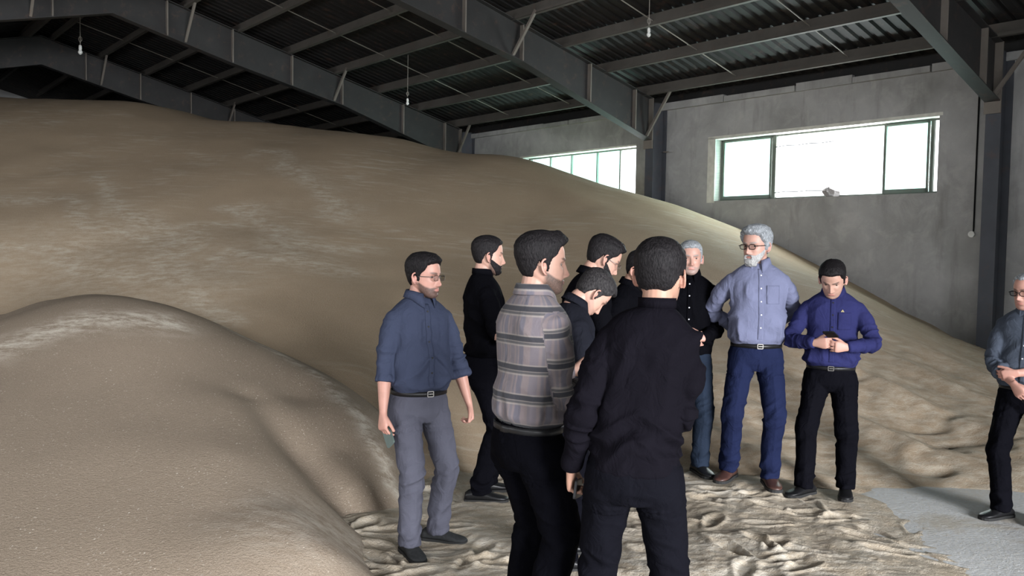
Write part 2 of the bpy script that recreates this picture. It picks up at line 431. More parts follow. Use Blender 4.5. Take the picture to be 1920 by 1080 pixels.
# portal frames
def rz(n): return 4.59+.25*(12.8-n)         # top flange height on the right slope
def frame(s, label):
    root = empty('portal_frame', B(s, D-.3, 0), 0, label, 'steel frame', 'steel portal frames of the shed')
    inv = -np.array(B(s, D-.3, 0))
    def put(mb, name, mat):
        mb.v = [tuple(np.array(p)+inv) for p in mb.v]; return mb.build(name, mat, root)
    FW = .20
    # column: I section, flanges face n
    zk = 4.6
    c = MB(); c.sbox(s-FW/2, s+FW/2, D-.40, D-.385, 0, 3.85); c.sbox(s-FW/2, s+FW/2, D-.03, D-.015, 0, zk); c.sbox(s-.006, s+.006, D-.385, D-.03, 0, zk)
    put(c, 'column', M['column'])
    def lower(n):       # bottom flange height
        return np.interp(n, [4.6, 6.8, 9.3, 12.6], [5.97, 5.42, 4.87, 3.86])
    def mirror(n): return 2*RID-n
    for side in (0, 1):
        g = (lambda n: n) if side == 0 else mirror
        ns = [12.6, 11, 9.3, 8, 6.8, 5.6, 4.5]
        w = MB(); tf = MB(); bf = MB()
        for a, b in zip(ns[:-1], ns[1:]):
            la, lb = (lower(a), lower(b)) if b > 4.55 else (lower(a), 6.0)
            ta, tb = rz(a), rz(b)
            A = [B(s-.005, g(a), la), B(s+.005, g(a), la), B(s+.005, g(b), lb), B(s-.005, g(b), lb), B(s-.005, g(a), ta), B(s+.005, g(a), ta), B(s+.005, g(b), tb), B(s-.005, g(b), tb)]
            w.box8(A)
            for m_, za, zb in ((tf, ta, tb), (bf, la-.014, lb-.014)):
                m_.box8([B(s-FW/2, g(a), za), B(s+FW/2, g(a), za), B(s+FW/2, g(b), zb), B(s-FW/2, g(b), zb), B(s-FW/2, g(a), za+.014), B(s+FW/2, g(a), za+.014), B(s+FW/2, g(b), zb+.014), B(s-FW/2, g(b), zb+.014)])
        # close the knee
        if side == 0: w.sbox(s-.005, s+.005, 12.6, 12.97, 3.86, 4.62)
        put(w, 'rafter_web', M['steel']); put(tf, 'top_flange', M['steel']); put(bf, 'bottom_flange', M['steel'])
        for n in (12.1, 10.9, 9.3, 8.1, 6.8, 5.5):
            m_ = MB(); nn = g(n); m_.sbox(s-FW/2+.01, s+FW/2-.01, nn-.012, nn+.012, lower(n), rz(n)); put(m_, 'stiffener', M['brace'])
        for n in (12.45, 9.1, 5.85):     # fly braces from the purlins to the bottom flange
            for sg in (-1, 1):
                m_ = MB(); m_.bar(B(s+sg*.62, g(n), rz(n)+.05), B(s+sg*.06, g(n)-.0, lower(min(n, 12.5))+.03), .045, .045); put(m_, 'fly_brace', M['brace'])
    m_ = MB(); m_.sbox(s-.11, s+.11, 12.55, 12.572, 3.7, 4.66); put(m_, 'end_plate', M['brace'])
    for k in range(5):
        b = MB(); b.tube([B(s+.07, 12.54, 3.95+.14*k), B(s+.07, 12.50, 3.95+.14*k)], .014, 6); put(b, 'bolt', M['brace'])
    return root
for s, lb in ((4.9, 'steel portal frame nearest the right edge, whose column stands right of the long window'),
              (11.1, 'steel portal frame between the two windows, its rafter crossing the top centre'),
              (17.3, 'steel portal frame from top left down behind the pile, left of the small window'),
              (23.5, 'farthest visible steel portal frame, dim above the crest at upper left')): frame(s, lb)

# purlins
words = ['lowest', 'second', 'third', 'fourth', 'fifth', 'sixth', 'seventh', 'eighth']
for k in range(8):
    n = 12.45-1.095*k
    for side in (0, 1):
        if side and k < 4: continue
        nn = n if side == 0 else 2*RID-n
        zb = rz(n)+.014; sg = 1 if side == 0 else -1
        mb = MB()
        mb.sbox(-2, 31, nn-.004, nn+.004, zb+.01, zb+.19)
        mb.sbox(-2, 31, *sorted((nn, nn-sg*.075)), zb, zb+.012); mb.sbox(-2, 31, *sorted((nn, nn+sg*.07)), zb+.185, zb+.195)
        mb.sbox(-2, 31, *sorted((nn-sg*.075, nn-sg*.068)), zb+.002, zb+.05)
        o = mb.build('roof_purlin', M['purlin'])
        if side == 0: tag(o, 'long steel roof purlin, %s one up from the windowed wall' % words[k], 'purlin', 'purlins on the window side of the roof')
        else: tag(o, 'steel purlin on the far roof slope left of the ridge, %s from the ridge' % words[7-k], 'purlin', 'purlins beyond the ridge')
# sag rods between purlins
for bay, sa in enumerate((6.97, 9.03, 13.17, 15.23, 19.4, 21.4)):
    mb = MB(); ns = [12.45, 4.78]
    mb.tube([B(sa, n, rz(n)+.10) for n in ns], .010, 6)
    tag(mb.build('sag_rod', M['rod']), 'thin sag rod threading the roof purlins, %s' % ['nearest, above the long window', 'second nearest, left of the first', 'third, beyond the central rafter', 'fourth, over the small window', 'fifth, beyond the third frame', 'sixth and farthest'][bay], 'rod', 'sag rods under the roof')

# hanging bulb holders
def pendant(s, n, ztop, zbot, label, big=1):
    p = B(s, n, 0); root = empty('hanging_lamp', B(s, n, zbot), 0, label, 'lamp', 'bare lamps hanging from the roof')
    h = ztop-zbot
    m_ = MB(); m_.tube([(0, 0, .16), (0, 0, h)], .005*big, 6); m_.build('cord', M['rod'], root)
    m_ = MB()
    for a in np.linspace(0, 2*math.pi, 13)[:-1]:
        a2 = a+2*math.pi/12; m_.tube([(math.cos(a)*.022*big, 0, .19*big+.03+math.sin(a)*.035*big), (math.cos(a2)*.022*big, 0, .19*big+.03+math.sin(a2)*.035*big)], .005, 5)
    m_.build('hook_ring', M['rod'], root)
    m_ = MB(); m_.tube([(0, 0, .13*big), (0, 0, .12*big), (0, 0, .07*big)], [.012*big, .02*big, .022*big], 10); m_.build('socket', M['white'], root, True)
    m_ = MB(); zz = np.linspace(.072, 0, 8)*big; m_.tube([(0, 0, z) for z in zz], [.012*big, .018*big, .024*big, .028*big, .029*big, .026*big, .018*big, .004*big], 12); m_.build('bulb', M['white'], root, True)
pendant(8, 9.01, 5.45, 4.68, 'bare lamp with hook ring hanging from the roof, top right of centre')
pendant(14.2, 9.07, 5.45, 4.48, 'bare lamp on a long thin cord above the crest, left of the small window')
pendant(20.5, 4.7, 6.6, 5.78, 'pale lamp cluster hanging in the dark at upper left', 1.6)

# windows
def rotn(mb, name, mat, root, base):
    mb.v = [tuple(np.array(p)-np.array(base)) for p in mb.v]; return mb.build(name, mat, root)
def window(idx, s0, s1, z0, z1, posts, panes, reveal):
    base = B(s0, D, z0); root = empty('window_%d' % idx, base); root['kind'] = 'structure'
    nf = D+.20
    fr = MB(); t = .035
    fr.sbox(s0, s1, nf, nf+.04, z0, z0+t); fr.sbox(s0, s1, nf, nf+.04, z1-t, z1)
    fr.sbox(s0, s0+t, nf, nf+.04, z0, z1); fr.sbox(s1-t, s1, nf, nf+.04, z0, z1)
    rotn(fr, 'window_frame', M['winframe'], root, base)
    for p, w in posts:
        m_ = MB(); m_.sbox(p-w/2, p+w/2, nf-.01, nf+.04, z0, z1); rotn(m_, 'mullion', M['winframe'], root, base)
    for a, b, sash in panes:
        g = MB(); g.sbox(a, b, nf+.015, nf+.021, z0+.03, z1-.03); rotn(g, 'pane', M['glass'], root, base)
        if sash:
            m_ = MB()
            for q in ((a, a+.03), (b-.03, b)): m_.sbox(q[0], q[1], nf-.02, nf+.015, z0+.03, z1-.03)
            m_.sbox(a, b, nf-.02, nf+.015, z0+.03, z0+.09); m_.sbox(a, b, nf-.02, nf+.015, z1-.06, z1-.03)
            rotn(m_, 'sash', M['winframe'], root, base)
    if reveal:
        r = MB(); r.sbox(s1, s1+.004, D-.004, D+.2, z0-.02, z1+.06); r.sbox(s1-.01, s1+.16, D-.006, D+.001, z0-.03, z1+.03)
        r.sbox(s0-.05, s1+.16, D-.006, D+.001, z1, z1+.05); r.sbox(s0, s1, D-.004, D+.2, z1-.006, z1)
        rotn(r, 'reveal', M['white_reveal'], root, base)
    else:
        r = MB(); r.sbox(s0, s1+.1, D-.006, D+.2, z1-.006, z1+.03); rotn(r, 'reveal', M['white_reveal'], root, base)
    return root, base
wr, wb = window(1, 5.80, 9.85, 2.68, 3.82, [(8.72, .07), (6.72, .03), (5.98, .05)], [(8.77, 9.8, True), (6.02, 6.72, True)], True)
for zz in (3.60, 2.80):
    m_ = MB(); pts = [B(8.70-.22*k, D+.19, zz+(.012 if k % 2 else 0)) for k in range(6)]; m_.tube(pts, .006, 5); rotn(m_, 'wire', M['cable'], wr, wb)
window(2, 11.80, 15.35, 2.72, 3.86, [(12.42, .03), (13.1, .025), (13.9, .025), (14.6, .025)], [(12.45, 15.3, False)], False)
# stone on the sill
def rock(name, c, r, seed, mat, lab, cat):
    n1, n2 = 16, 12; V = []
    for i in range(n2+1):
        for j in range(n1):
            th = math.pi*i/n2; ph = 2*math.pi*j/n1; V.append((math.sin(th)*math.cos(ph), math.sin(th)*math.sin(ph), math.cos(th)))
    V = np.array(V); q = np.round(V*1.6+.3*noise(V, 1.5, seed)[:, None])/1.6; V = V*.6+q*.4; V *= (1+.12*noise(V, 3, seed+1))[:, None]
    V = V*np.array(r)
    Fc = [(i*n1+j, (i+1)*n1+j, (i+1)*n1+(j+1) % n1, i*n1+(j+1) % n1) for i in range(n2) for j in range(n1)]
    o = new_mesh(name, V, Fc, mat); o.location = Vector(c); return tag(o, lab, cat)
rock('stone', B(7.55, D+.11, 2.68+.085), (.16, .10, .10), 3, M['stone'], 'pale stone block sitting on the sill of the long window', 'stone')
# surface cable down the wall beside the column
ca = empty('wall_cable', B(5.25, D-.02, 2.05), 0, 'black cable running down the wall left of the right column to a white box', 'cable')
cb = np.array(B(5.25, D-.02, 2.05))
m_ = MB(); m_.tube([B(5.25, D-.014, z)-cb for z in np.linspace(4.4, 2.1, 8)], .012, 6); m_.build('conduit', M['cable'], ca)
m_ = MB(); m_.tube([B(5.27, D-.0, 2.06)-cb, B(5.27, D-.04, 2.06)-cb], .045, 12); m_.build('junction_box', M['white'], ca)
for s_, z_ in ((4.55, 3.05), (11.0, 3.66)):
    m_ = MB(); m_.tube([B(s_, D, z_), B(s_-.02, D-.12, z_), B(s_-.16, D-.14, z_-.01)], .012, 6)
    tag(m_.build('wall_bracket', M['brace']), 'small rusty steel bracket beside the column %s' % ('at the right edge' if s_ < 6 else 'between the two windows'), 'bracket')
# ------------------------------------------------------------------ closing strip between wall top and roof sheets
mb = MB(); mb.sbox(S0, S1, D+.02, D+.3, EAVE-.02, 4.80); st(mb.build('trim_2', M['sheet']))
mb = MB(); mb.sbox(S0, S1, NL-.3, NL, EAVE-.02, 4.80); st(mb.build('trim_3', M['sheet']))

# ------------------------------------------------------------------ heaps of wheat
def tps(P, z, lam=.002):
    P = np.array(P, float); z = np.array(z, float); n = len(P)
    d2 = ((P[:, None]-P[None])**2).sum(-1); K = .5*d2*np.log(d2+1e-9)
    A = np.zeros((n+3, n+3)); A[:n, :n] = K+lam*np.eye(n); A[:n, n] = 1; A[:n, n+1:] = P; A[n, :n] = 1; A[n+1:, :n] = P.T
    c = np.linalg.solve(A, np.concatenate([z, [0, 0, 0]]))
    def ev(Q):
        out = np.empty(len(Q))
        for i in range(0, len(Q), 20000):
            q = Q[i:i+20000]; d = ((q[:, None]-P[None])**2).sum(-1)
            out[i:i+20000] = (.5*d*np.log(d+1e-9))@c[:n]+c[n]+q@c[n+1:]
        return out
    return ev
def linesdist(Q, pts):
    d = np.full(len(Q), 1e9)
    for a, b in zip(pts[:-1], pts[1:]):
        a = np.array(a); b = np.array(b); t = np.clip(((Q-a)@(b-a))/((b-a)@(b-a)+1e-12), 0, 1)
        d = np.minimum(d, np.linalg.norm(Q-a-t[:, None]*(b-a), axis=1))
    return d
def sn(s, n): p = B(s, n, 0); return (p[0], p[1])
crest = [(-60, 185, 20), (0, 180, 20), (60, 187, 19.8), (100, 185, 19.5), (180, 186, 19.2), (250, 192, 19), (340, 209, 18.8), (432, 232, 18.5), (480, 230, 18.2), (560, 236, 18), (650, 247, 17.8), (760, 264, 17.2), (820, 280, 17), (880, 289, 16.8), (960, 294, 16.6), (1010, 305, 16.3), (1060, 322, 15.9), (1130, 346, 15.5), (1190, 362, 15.2)]
mp = [at(*c) for c in crest]
ctl = [(p[0], p[1], p[2]) for p in mp]
ctl += [(p[0]-.3, p[1]+3.5, p[2]-.75) for p in mp[:-4:2]] + [(p[0], p[1]-1.0, p[2]-.22) for p in mp[:-6:3]]
for s, z in ((3.2, -.15), (4.2, .12), (5.04, .41), (6.3, .93), (7.4, 1.42), (8.45, 1.87), (9.6, 2.28), (10.84, 2.60), (12, 2.62), (13.4, 2.72), (15, 2.9), (17.3, 2.95), (20, 3.0)):
    q = sn(s, 13.0); ctl.append((q[0], q[1], z))
def wp(*a):                                   # control points given as pixel + distance
    for c in a: p = at(*c); ctl.append((p[0], p[1], p[2]))
wp((980, 930, 6.15), (1120, 925, 6.2), (1250, 900, 6.35), (1330, 885, 6.45), (1450, 880, 6.5), (1560, 890, 6.45), (1660, 905, 6.45))
wp((1750, 890, 6.6), (1840, 890, 6.6), (1920, 880, 6.75), (2050, 870, 6.9))
wp((1600, 560, 10.9), (1500, 610, 9.3), (1700, 640, 9.6), (1800, 700, 8.9), (1600, 720, 8.1), (1760, 780, 7.7), (1850, 790, 7.6), (1880, 740, 8.5), (1640, 810, 7.3), (1560, 800, 7.4), (1750, 830, 7.25))
wp((1350, 560, 9.95), (1250, 470, 11.7), (1350, 700, 8.15), (1400, 800, 7.15), (1100, 600, 9.3), (1000, 520, 10.6), (1000, 400, 13.3), (1000, 700, 8.05), (1150, 440, 12.3))
wp((860, 800, 7.0), (760, 740, 7.35), (690, 700, 7.4), (600, 640, 7.95), (500, 600, 8.5), (400, 565, 9.0), (320, 545, 9.3), (200, 540, 9.5), (60, 585, 9.0), (-60, 600, 9.0))
wp((800, 480, 11.1), (700, 560, 9.2), (500, 470, 10.7), (600, 350, 13.6), (300, 430, 11.6), (300, 320, 14.3), (100, 420, 11.7), (100, 300, 14.9), (0, 520, 10.1))
ctl += [(-9, 10, 1.4), (-12, 14, 2.8), (-14, 20, 4.6), (-8, 7, .5), (-3, 4.4, -.4), (-.5, 5.2, -.25), (.6, 5.2, -.3), (2, 5.3, -.4), (4, 5.4, -.4), (5.5, 6.0, -.3), (-12, 26, 4.2), (-6, 26, 4.4), (0, 22, 3.5), (-4, 5.2, -.1)]
ctl = np.array(ctl)
fmain = tps(ctl[:, :2], ctl[:, 2], .01)
px2 = lambda lst: [tuple(at(*c)[:2]) for c in lst]
def onsurf(f, lst):                       # where the line of sight through each pixel first meets the heap
    out = []
    for c in lst:
        Y = np.arange(2.6, 22, .04); r = cF + cR*(c[0]-960)/FPX - cU*(c[1]-540)/FPX; P = cC+r*(Y/r[1])[:, None]
        hit = np.where(P[:, 2] < np.maximum(f(P[:, :2]), 0))[0]; out.append(tuple(P[hit[0] if len(hit) else 0, :2]))
    return out

def main_h(Q):
    z = fmain(Q); P3 = np.column_stack([Q, Q[:, 0]*0])
    far = sst(Q[:, 1], 7, 11)
    rot = np.column_stack([Q[:, 0]*.8+Q[:, 1]*.6, (-Q[:, 0]*.6+Q[:, 1]*.8)*.35, Q[:, 0]*0])
    z = z+.05*fbm(P3, .5, 2, 3)*sst(z, .1, .6)+.018*fbm(rot, 1.6, 9, 3)
    # slumped, trodden toe on the right
    rt = sst(Q[:, 0], .3, 2.2)*(1-sst(z, .5, 1.3))
    rid = 1-np.abs(noise(rot, 1.35, 31))*2.2
    z = z+rt*(.05*np.clip(rid, -.3, 1)+.035*fbm(P3, 3.0, 5, 3))
    foot = sst(fbm(P3, 2.1, 77, 2), .05, .4)*rt
    z = z-.035*foot*np.clip(noise(P3, 6.5, 8), -.2, 1)
    # softly scarped shelves of the slumped foot
    return z
veins = [onsurf(fmain, l) for l in ([(330, 520, 9.9), (300, 450, 12), (230, 380, 14), (180, 340, 15.3)], [(330, 520, 9.9), (350, 570, 9.1), (420, 610, 8.6)], [(0, 370, 14.4), (120, 390, 13.7), (260, 440, 12.3), (330, 520, 9.9)], [(330, 520, 9.9), (430, 480, 11.6), (560, 500, 11.2)], [(0, 470, 11.6), (180, 500, 11), (320, 525, 9.9)], [(330, 430, 12.7), (450, 420, 12.9), (600, 470, 11.8), (690, 480, 11.6)], [(500, 290, 16.5), (560, 330, 15.4), (660, 400, 13.5)], [(480, 380, 14), (520, 450, 12.2), (620, 520, 10.7)])]
edge = onsurf(fmain, [(1260, 400, 15.5), (1340, 440, 13.5), (1420, 520, 11.2), (1480, 600, 9.6)])
edge2 = onsurf(fmain, [(1640, 695, 8.6), (1720, 760, 7.9), (1800, 820, 7.35)]); edge3 = onsurf(fmain, [(1600, 590, 10.2), (1700, 640, 9.6), (1840, 690, 9.2)])
haze_ = onsurf(fmain, [(120, 470), (330, 520)])
def main_chaff(Q, z):
    P3 = np.column_stack([Q, Q[:, 0]*0]); wq = Q+.45*np.column_stack([fbm(P3, 1.2, 3), fbm(P3, 1.2, 4)])
    c = 0
    for v in veins: c = np.maximum(c, gauss(linesdist(wq, v), .26)*.85)
    c = np.maximum(c, .55*gauss(linesdist(wq, haze_), 1.2))
    for v in (edge, edge2, edge3): c = np.maximum(c, gauss(linesdist(Q+.08*np.column_stack([fbm(P3, 3, 3), fbm(P3, 3, 4)]), v), .16)*.4)
    c = np.maximum(c, .75*sst(Q[:, 0], .6, 2.6)*(1-sst(z, .35, 1.1)))
    return c
def main_pile():
    # dense near, coarse far
    ny = 620; t = np.linspace(0, 1, ny); ys = 5.0+22.5*(.35*t+.65*t**2.2)
    nx = 560; k = np.linspace(-1, 1, nx)
    X = np.empty((nx, ny)); 
    for j, y in enumerate(ys): X[:, j] = k*(y*.95+1.5)-(y*.05)
    Y = np.repeat(ys[None], nx, 0); Q = np.stack([X.ravel(), Y.ravel()], 1); z = main_h(Q)
    V = np.column_stack([Q, z]); nn = V@N; keep = (z > -.06) & (nn < D+.05) & (nn > NL-.05)
    V[:, 2] = np.maximum(z, -.1)
    o = grid_mesh(nx, ny, V, 'grain_pile', M['grain'], keep=keep); add_attr(o, 'chaff', np.clip(main_chaff(Q, z), 0, 1), 'FLOAT')
    tag(o, 'huge brown wheat pile rising to the roof and against the windowed wall', 'grain pile', kind='stuff')
main_pile()

# nearer mound at the left
mc = []
def mpnt(*a):
    for c in a: p = at(*c); mc.append((p[0], p[1], p[2]))
mcrest = [(-120, 615, 8.3), (0, 592, 8.2), (90, 565, 8.1), (180, 552, 8.0), (260, 560, 7.9), (330, 577, 7.75), (430, 618, 7.4), (520, 660, 7.0), (600, 706, 6.65), (660, 762, 6.3), (710, 835, 5.95), (745, 925, 5.6)]
mpnt(*mcrest)
for c in mcrest:
    p = at(*c); w_ = float(sst(c[0], 200, 450)); mc.append((p[0]+.28*w_, p[1]+.45, p[2]-.10-.16*w_)); mc.append((p[0]+.9*w_, p[1]+1.4, p[2]-.55-.40*w_))
    if c[0] < 420: mc.append((p[0]*.93, p[1]*.93, p[2]+.01)); mc.append((p[0]*1.03, p[1]*1.03, p[2]-.015))
def mcone(px, py, sl=.205):
    best = None
    for Y in np.arange(2.5, 8.2, .02):
        q = at(px, py, Y); e = q[2]-(1.26-sl*math.hypot(q[0]+3.9, q[1]-8.0))
        if best is None or abs(e) < best[0]: best = (abs(e), q)
    return best[1]
for c in ((300, 780), (200, 900), (0, 1080), (300, 1080), (540, 1080), (540, 960), (420, 960), (100, 750), (0, 700), (0, 850), (430, 850), (420, 720), (480, 740), (-150, 800), (-200, 1080), (620, 1040)):
    q = mcone(*c); mc.append(tuple(q))
mpnt((700, 985, 5.2), (735, 1030, 5.0), (700, 1070, 4.55), (560, 745, 6.35), (640, 845, 5.85), (705, 930, 5.45))
mc += [(-6, 3, .15), (-4, 1, -.1), (-2, 1.5, .05), (-1, 3, -.12), (-.4, 4.0, -.2), (-.1, 5, -.35), (-.5, 6, -.2), (-7, 6, .9), (.3, 6.2, -.6), (-.2, 3, -.3)]
mc = np.array(mc); fm = tps(mc[:, :2], mc[:, 2], .006)
gully = onsurf(fm, [(480, 735, 6.5), (540, 815, 5.95), (620, 905, 5.5), (700, 985, 5.2)])
def mound_h(Q):
    P3 = np.column_stack([Q, Q[:, 0]*0]); z = fm(Q)
    g = linesdist(Q, gully)
    z = z-.12*gauss(g, .16)*sst(Q[:, 1], 4.4, 4.9)*(1-sst(Q[:, 1], 5.6, 6.6))
    return z+.008*fbm(P3, 1.1, 12, 2)
mridge = px2(mcrest[6:]); mband = onsurf(fm, [(0, 655, 7.4), (80, 630, 7.45), (150, 605, 7.5), (240, 600, 7.45), (330, 610, 7.4)])
mlow = onsurf(fm, [(560, 985, 4.7), (640, 1010, 4.75), (700, 1060, 4.5)])
def mound_chaff(Q, z):
    P3 = np.column_stack([Q, Q[:, 0]*0]); wq = Q+.1*np.column_stack([fbm(P3, 3, 3), fbm(P3, 3, 4)])
    c = gauss(linesdist(wq, mridge), .07)*.9
    c = np.maximum(c, gauss(linesdist(wq, mband), .20)*.95)
    return np.maximum(c, gauss(linesdist(wq, mlow), .35)*.6)
def mound():
    nx, ny = 420, 460; xs = np.linspace(-8, .3, nx); ys = np.linspace(.8, 9.6, ny)
    X, Y = np.meshgrid(xs, ys, indexing='ij'); Q = np.stack([X.ravel(), Y.ravel()], 1); z = mound_h(Q)
    V = np.column_stack([Q, z]); nn = V@N; keep = (z > -.06) & (nn > NL-.05); V[:, 2] = np.maximum(z, -.1)
    o = grid_mesh(nx, ny, V, 'grain_mound', M['grain_near'], keep=keep); add_attr(o, 'chaff', np.clip(mound_chaff(Q, z), 0, 1), 'FLOAT')
    tag(o, 'nearer low wheat mound with a dark gully, filling the lower left', 'grain pile', kind='stuff')
mound()

# trodden layer of spilled wheat under the men's feet
FEET = [(-.51, 4.81, .02), (-.2, 5.75, .05), (.10, 3.36, .03), (.33, 4.75, .03), (.42, 5.2, .04), (.8, 5.9, .06), (.5, 3.29, .03), (1.36, 6.35, .09), (1.8, 6.12, .10), (2.27, 6.0, .04)]
def tread_h(Q):
    P3 = np.column_stack([Q, Q[:, 0]*0])
    inside = sst(Q[:, 0], -1.45, -.95)*(1-sst(Q[:, 0]-(Q[:, 1]-6)*-.0, 1.9, 3.1))*sst(Q[:, 1]+.25*Q[:, 0]*0, 3.3, 4.3)*(1-sst(Q[:, 1], 6.6, 7.1))
    inside *= 1-sst(Q[:, 0]*.75+(Q[:, 1]-6.2)*.8, 1.55, 2.3)*.95
    base = .070*inside-.03
    rr = np.random.RandomState(5); dep = np.zeros(len(Q))
    for i in range(150):
        cx, cy, a = rr.uniform(-1, 2.9), rr.uniform(3.4, 6.6), rr.uniform(0, math.pi); dp = rr.uniform(.5, 1)
        d = Q-np.array([cx, cy]); ul = d[:, 0]*math.cos(a)+d[:, 1]*math.sin(a); vl = -d[:, 0]*math.sin(a)+d[:, 1]*math.cos(a)
        e = np.sqrt((ul/.14)**2+(vl/(.052+.012*np.tanh(ul*12)))**2)
        dep += dp*(-.022*(1-sst(e, .55, 1.0))+.011*gauss(e-1.25, .28))
    z = base+inside*(np.clip(dep, -.045, .04)+.020*fbm(P3, 2.6, 44, 3)+.008*fbm(P3, 6, 45, 2)+.003*noise(P3, 30, 46))
    for fx, fy, fz in FEET:
        w = gauss(np.linalg.norm((Q-np.array([fx, fy]))/np.array([1, .7]), axis=1), .34)*.8; z = z*(1-w)+w*(fz-.004+.006*fbm(P3, 9, 3, 2))
    return z
def tread():
    nx, ny = 560, 480; xs = np.linspace(-1.4, 3.6, nx); ys = np.linspace(2.9, 7.2, ny)
    X, Y = np.meshgrid(xs, ys, indexing='ij'); Q = np.stack([X.ravel(), Y.ravel()], 1); z = tread_h(Q)
    V = np.column_stack([Q, z]); keep = z > -.004; V[:, 2] = np.maximum(z, -.01)
    P3 = np.column_stack([Q, Q[:, 0]*0])
    o = grid_mesh(nx, ny, V, 'trodden_grain', M['trod'], keep=keep); add_attr(o, 'chaff', np.clip(.55+.5*fbm(P3, 2.5, 9, 3), 0, 1), 'FLOAT')
    tag(o, 'trodden layer of spilled wheat and chaff full of footprints under the group', 'spilled grain', kind='stuff')
tread()
# ------------------------------------------------------------------ people
def norm(v): v = np.array(v, float); return v/np.linalg.norm(v)
def rotm(yaw, pitch=0, roll=0):      # yaw: turn to the right (+) ; pitch: nod down (+) ; roll: tilt to own right
    return np.array(Matrix.Rotation(-yaw, 3, 'Z') @ Matrix.Rotation(-pitch, 3, 'X') @ Matrix.Rotation(roll, 3, 'Y'))

# head surface --------------------------------------------------------
HZ = np.array([-.122, -.117, -.105, -.09, -.07, -.05, -.03, 0, .03, .055, .08, .10, .112, .119])
HW = np.array([.006, .026, .043, .053, .0625, .0675, .071, .0745, .0755, .073, .0655, .052, .036, .006])
HF = np.array([.060, .078, .086, .0875, .088, .088, .089, .090, .094, .092, .083, .064, .042, .006])
HB = np.array([-.050, -.034, -.018, .0, .035, .062, .080, .094, .100, .098, .090, .073, .052, .010])
def head_pt(phi, z, fat=1.0):
    """phi: azimuth from the face front (0) round by the right ear (pi/2); returns points and keeps phi,z"""
    w = np.interp(z, HZ, HW)*np.where(z < 0, fat, 1); f = np.interp(z, HZ, HF); b = np.interp(z, HZ, HB)
    c = (f-b)/2; h = (f+b)/2; ex = .92
    s_, c_ = np.sin(phi), np.cos(phi)
    x = w*np.sign(s_)*np.abs(s_)**ex; y = c+h*np.sign(c_)*np.abs(c_)**ex
    return x, y
def smooth_profiles():
    global HZ, HW, HF, HB
    zz = np.linspace(HZ[0], HZ[-1], 200); k = np.exp(-(np.arange(-14, 15)/7.)**2); k /= k.sum(); out = []
    for a in (HW, HF, HB):
        v = np.interp(zz, HZ, a); p = np.concatenate([v[0]*2-v[14:0:-1], v, v[-1]*2-v[-2:-16:-1]]); s_ = np.convolve(p, k, 'valid')
        m = sst(zz, -.122, -.10)*(1-sst(zz, .10, .119)); out.append(v*(1-m)+s_*m)
    HZ = zz; HW, HF, HB = out
smooth_profiles()
def face(x, y, z, nose=1.0):
    """feature displacement on the front of the head"""
    fr = sst(y, .02, .05); ax = np.abs(x); dy = 0
    na = np.interp(z, [-.058, -.054, -.049, -.043, -.036, -.02, 0, .012, .024], [0, .006, .018, .0245, .0245, .0165, .009, .004, 0])*nose
    sg = np.interp(z, [-.05, -.042, -.02, .01], [.0135, .011, .0085, .009])
    dy = dy+1.22*na*np.exp(-(x/sg)**2)
    dy = dy+.010*gauss(ax-.0135, .0065)*gauss(z+.0455, .0065)
    dy = dy-.0150*gauss(ax-.032, .0165)*gauss(z-.001, .0115)+.0060*gauss(ax-.032, .0125)*gauss(z+.001, .0065)
    dy = dy+.0075*gauss(ax-.028, .021)*gauss(z-.0195, .0075)
    dy = dy+.0045*gauss(ax-.043, .018)*gauss(z+.028, .014)
    lw = np.sqrt(np.clip(1-(x/.027)**2, 0, 1))
    dy = dy+lw*(.0055*gauss(z+.066, .0042)+.0062*gauss(z+.0755, .0048)-.0035*gauss(z+.0705, .0018))+.003*gauss(x, .03)*gauss(z+.068, .014)
    dy = dy-.0035*gauss(x, .02)*gauss(z+.085, .0055)+.0065*gauss(x, .021)*gauss(z+.102, .011)
    return dy*fr
NPH, NZH = 132, 110
def head_grid():
    t = np.linspace(0, 1, NZH); zz = -.122+.241*(t*.55+.45*(.5-.5*np.cos(math.pi*t)))
    # denser azimuth sampling at the face
    u_ = np.linspace(0, 1, NPH, endpoint=False); ph = (u_-.5)*2*math.pi; ph = ph-.45*np.sin(ph)
    P, Zg = np.meshgrid(ph, zz, indexing='ij'); P = P.ravel(); Zg = Zg.ravel()
    x, y = head_pt(P, Zg); y = y+face(x, y, Zg)
    i = np.arange(NPH)[:, None]*NZH+np.arange(NZH-1)[None]; j = ((np.arange(NPH)+1) % NPH)[:, None]*NZH+np.arange(NZH-1)[None]
    Q = np.stack([i, j, j+1, i+1], -1).reshape(-1, 4)
    return np.stack([x, y, Zg], 1), Q, P
HV, HQ, HPH = head_grid()
def _hn():
    a = normals(HV, HQ); c = HV-np.array([0, 0, 0]); 
    return a*np.sign(np.mean(np.sum(a*c, 1)))
HN = _hn()
def head_piece(mb, T, k):
    V = T(HV*k); n = NPH*NZH
    F_ = [tuple(q) for q in HQ] + [tuple(i*NZH for i in range(NPH))[::-1], tuple(i*NZH+NZH-1 for i in range(NPH))]
    mb.add(V, F_)
def ear_piece(mb, T, k, sx):
    # rim plus concha disc
    def E(y, z, o): return T(np.array([[sx*(.0735+o), -.004+y, -.012+z]])*k)[0]
    pts = []; 
    for a in np.linspace(-2.35, 2.2, 13):
        rr = .018 if a > 0 else .0165
        pts.append(E(-rr*math.cos(a*.78)+.004-.004*math.sin(a), .031*math.sin(a*.72)+.002, .010+.011*math.cos(a*.6)))
    mb.tube(pts, [.004]+[.0052]*11+[.005], 7)
    mb.tube([E(.0, .018, .002), E(-.002, .0, .006), E(-.001, -.018, .003)], [.009, .014, .009], 8)
    mb.tube([E(.003, -.022, .006), E(.004, -.032, .006)], [.0075, .005], 8)

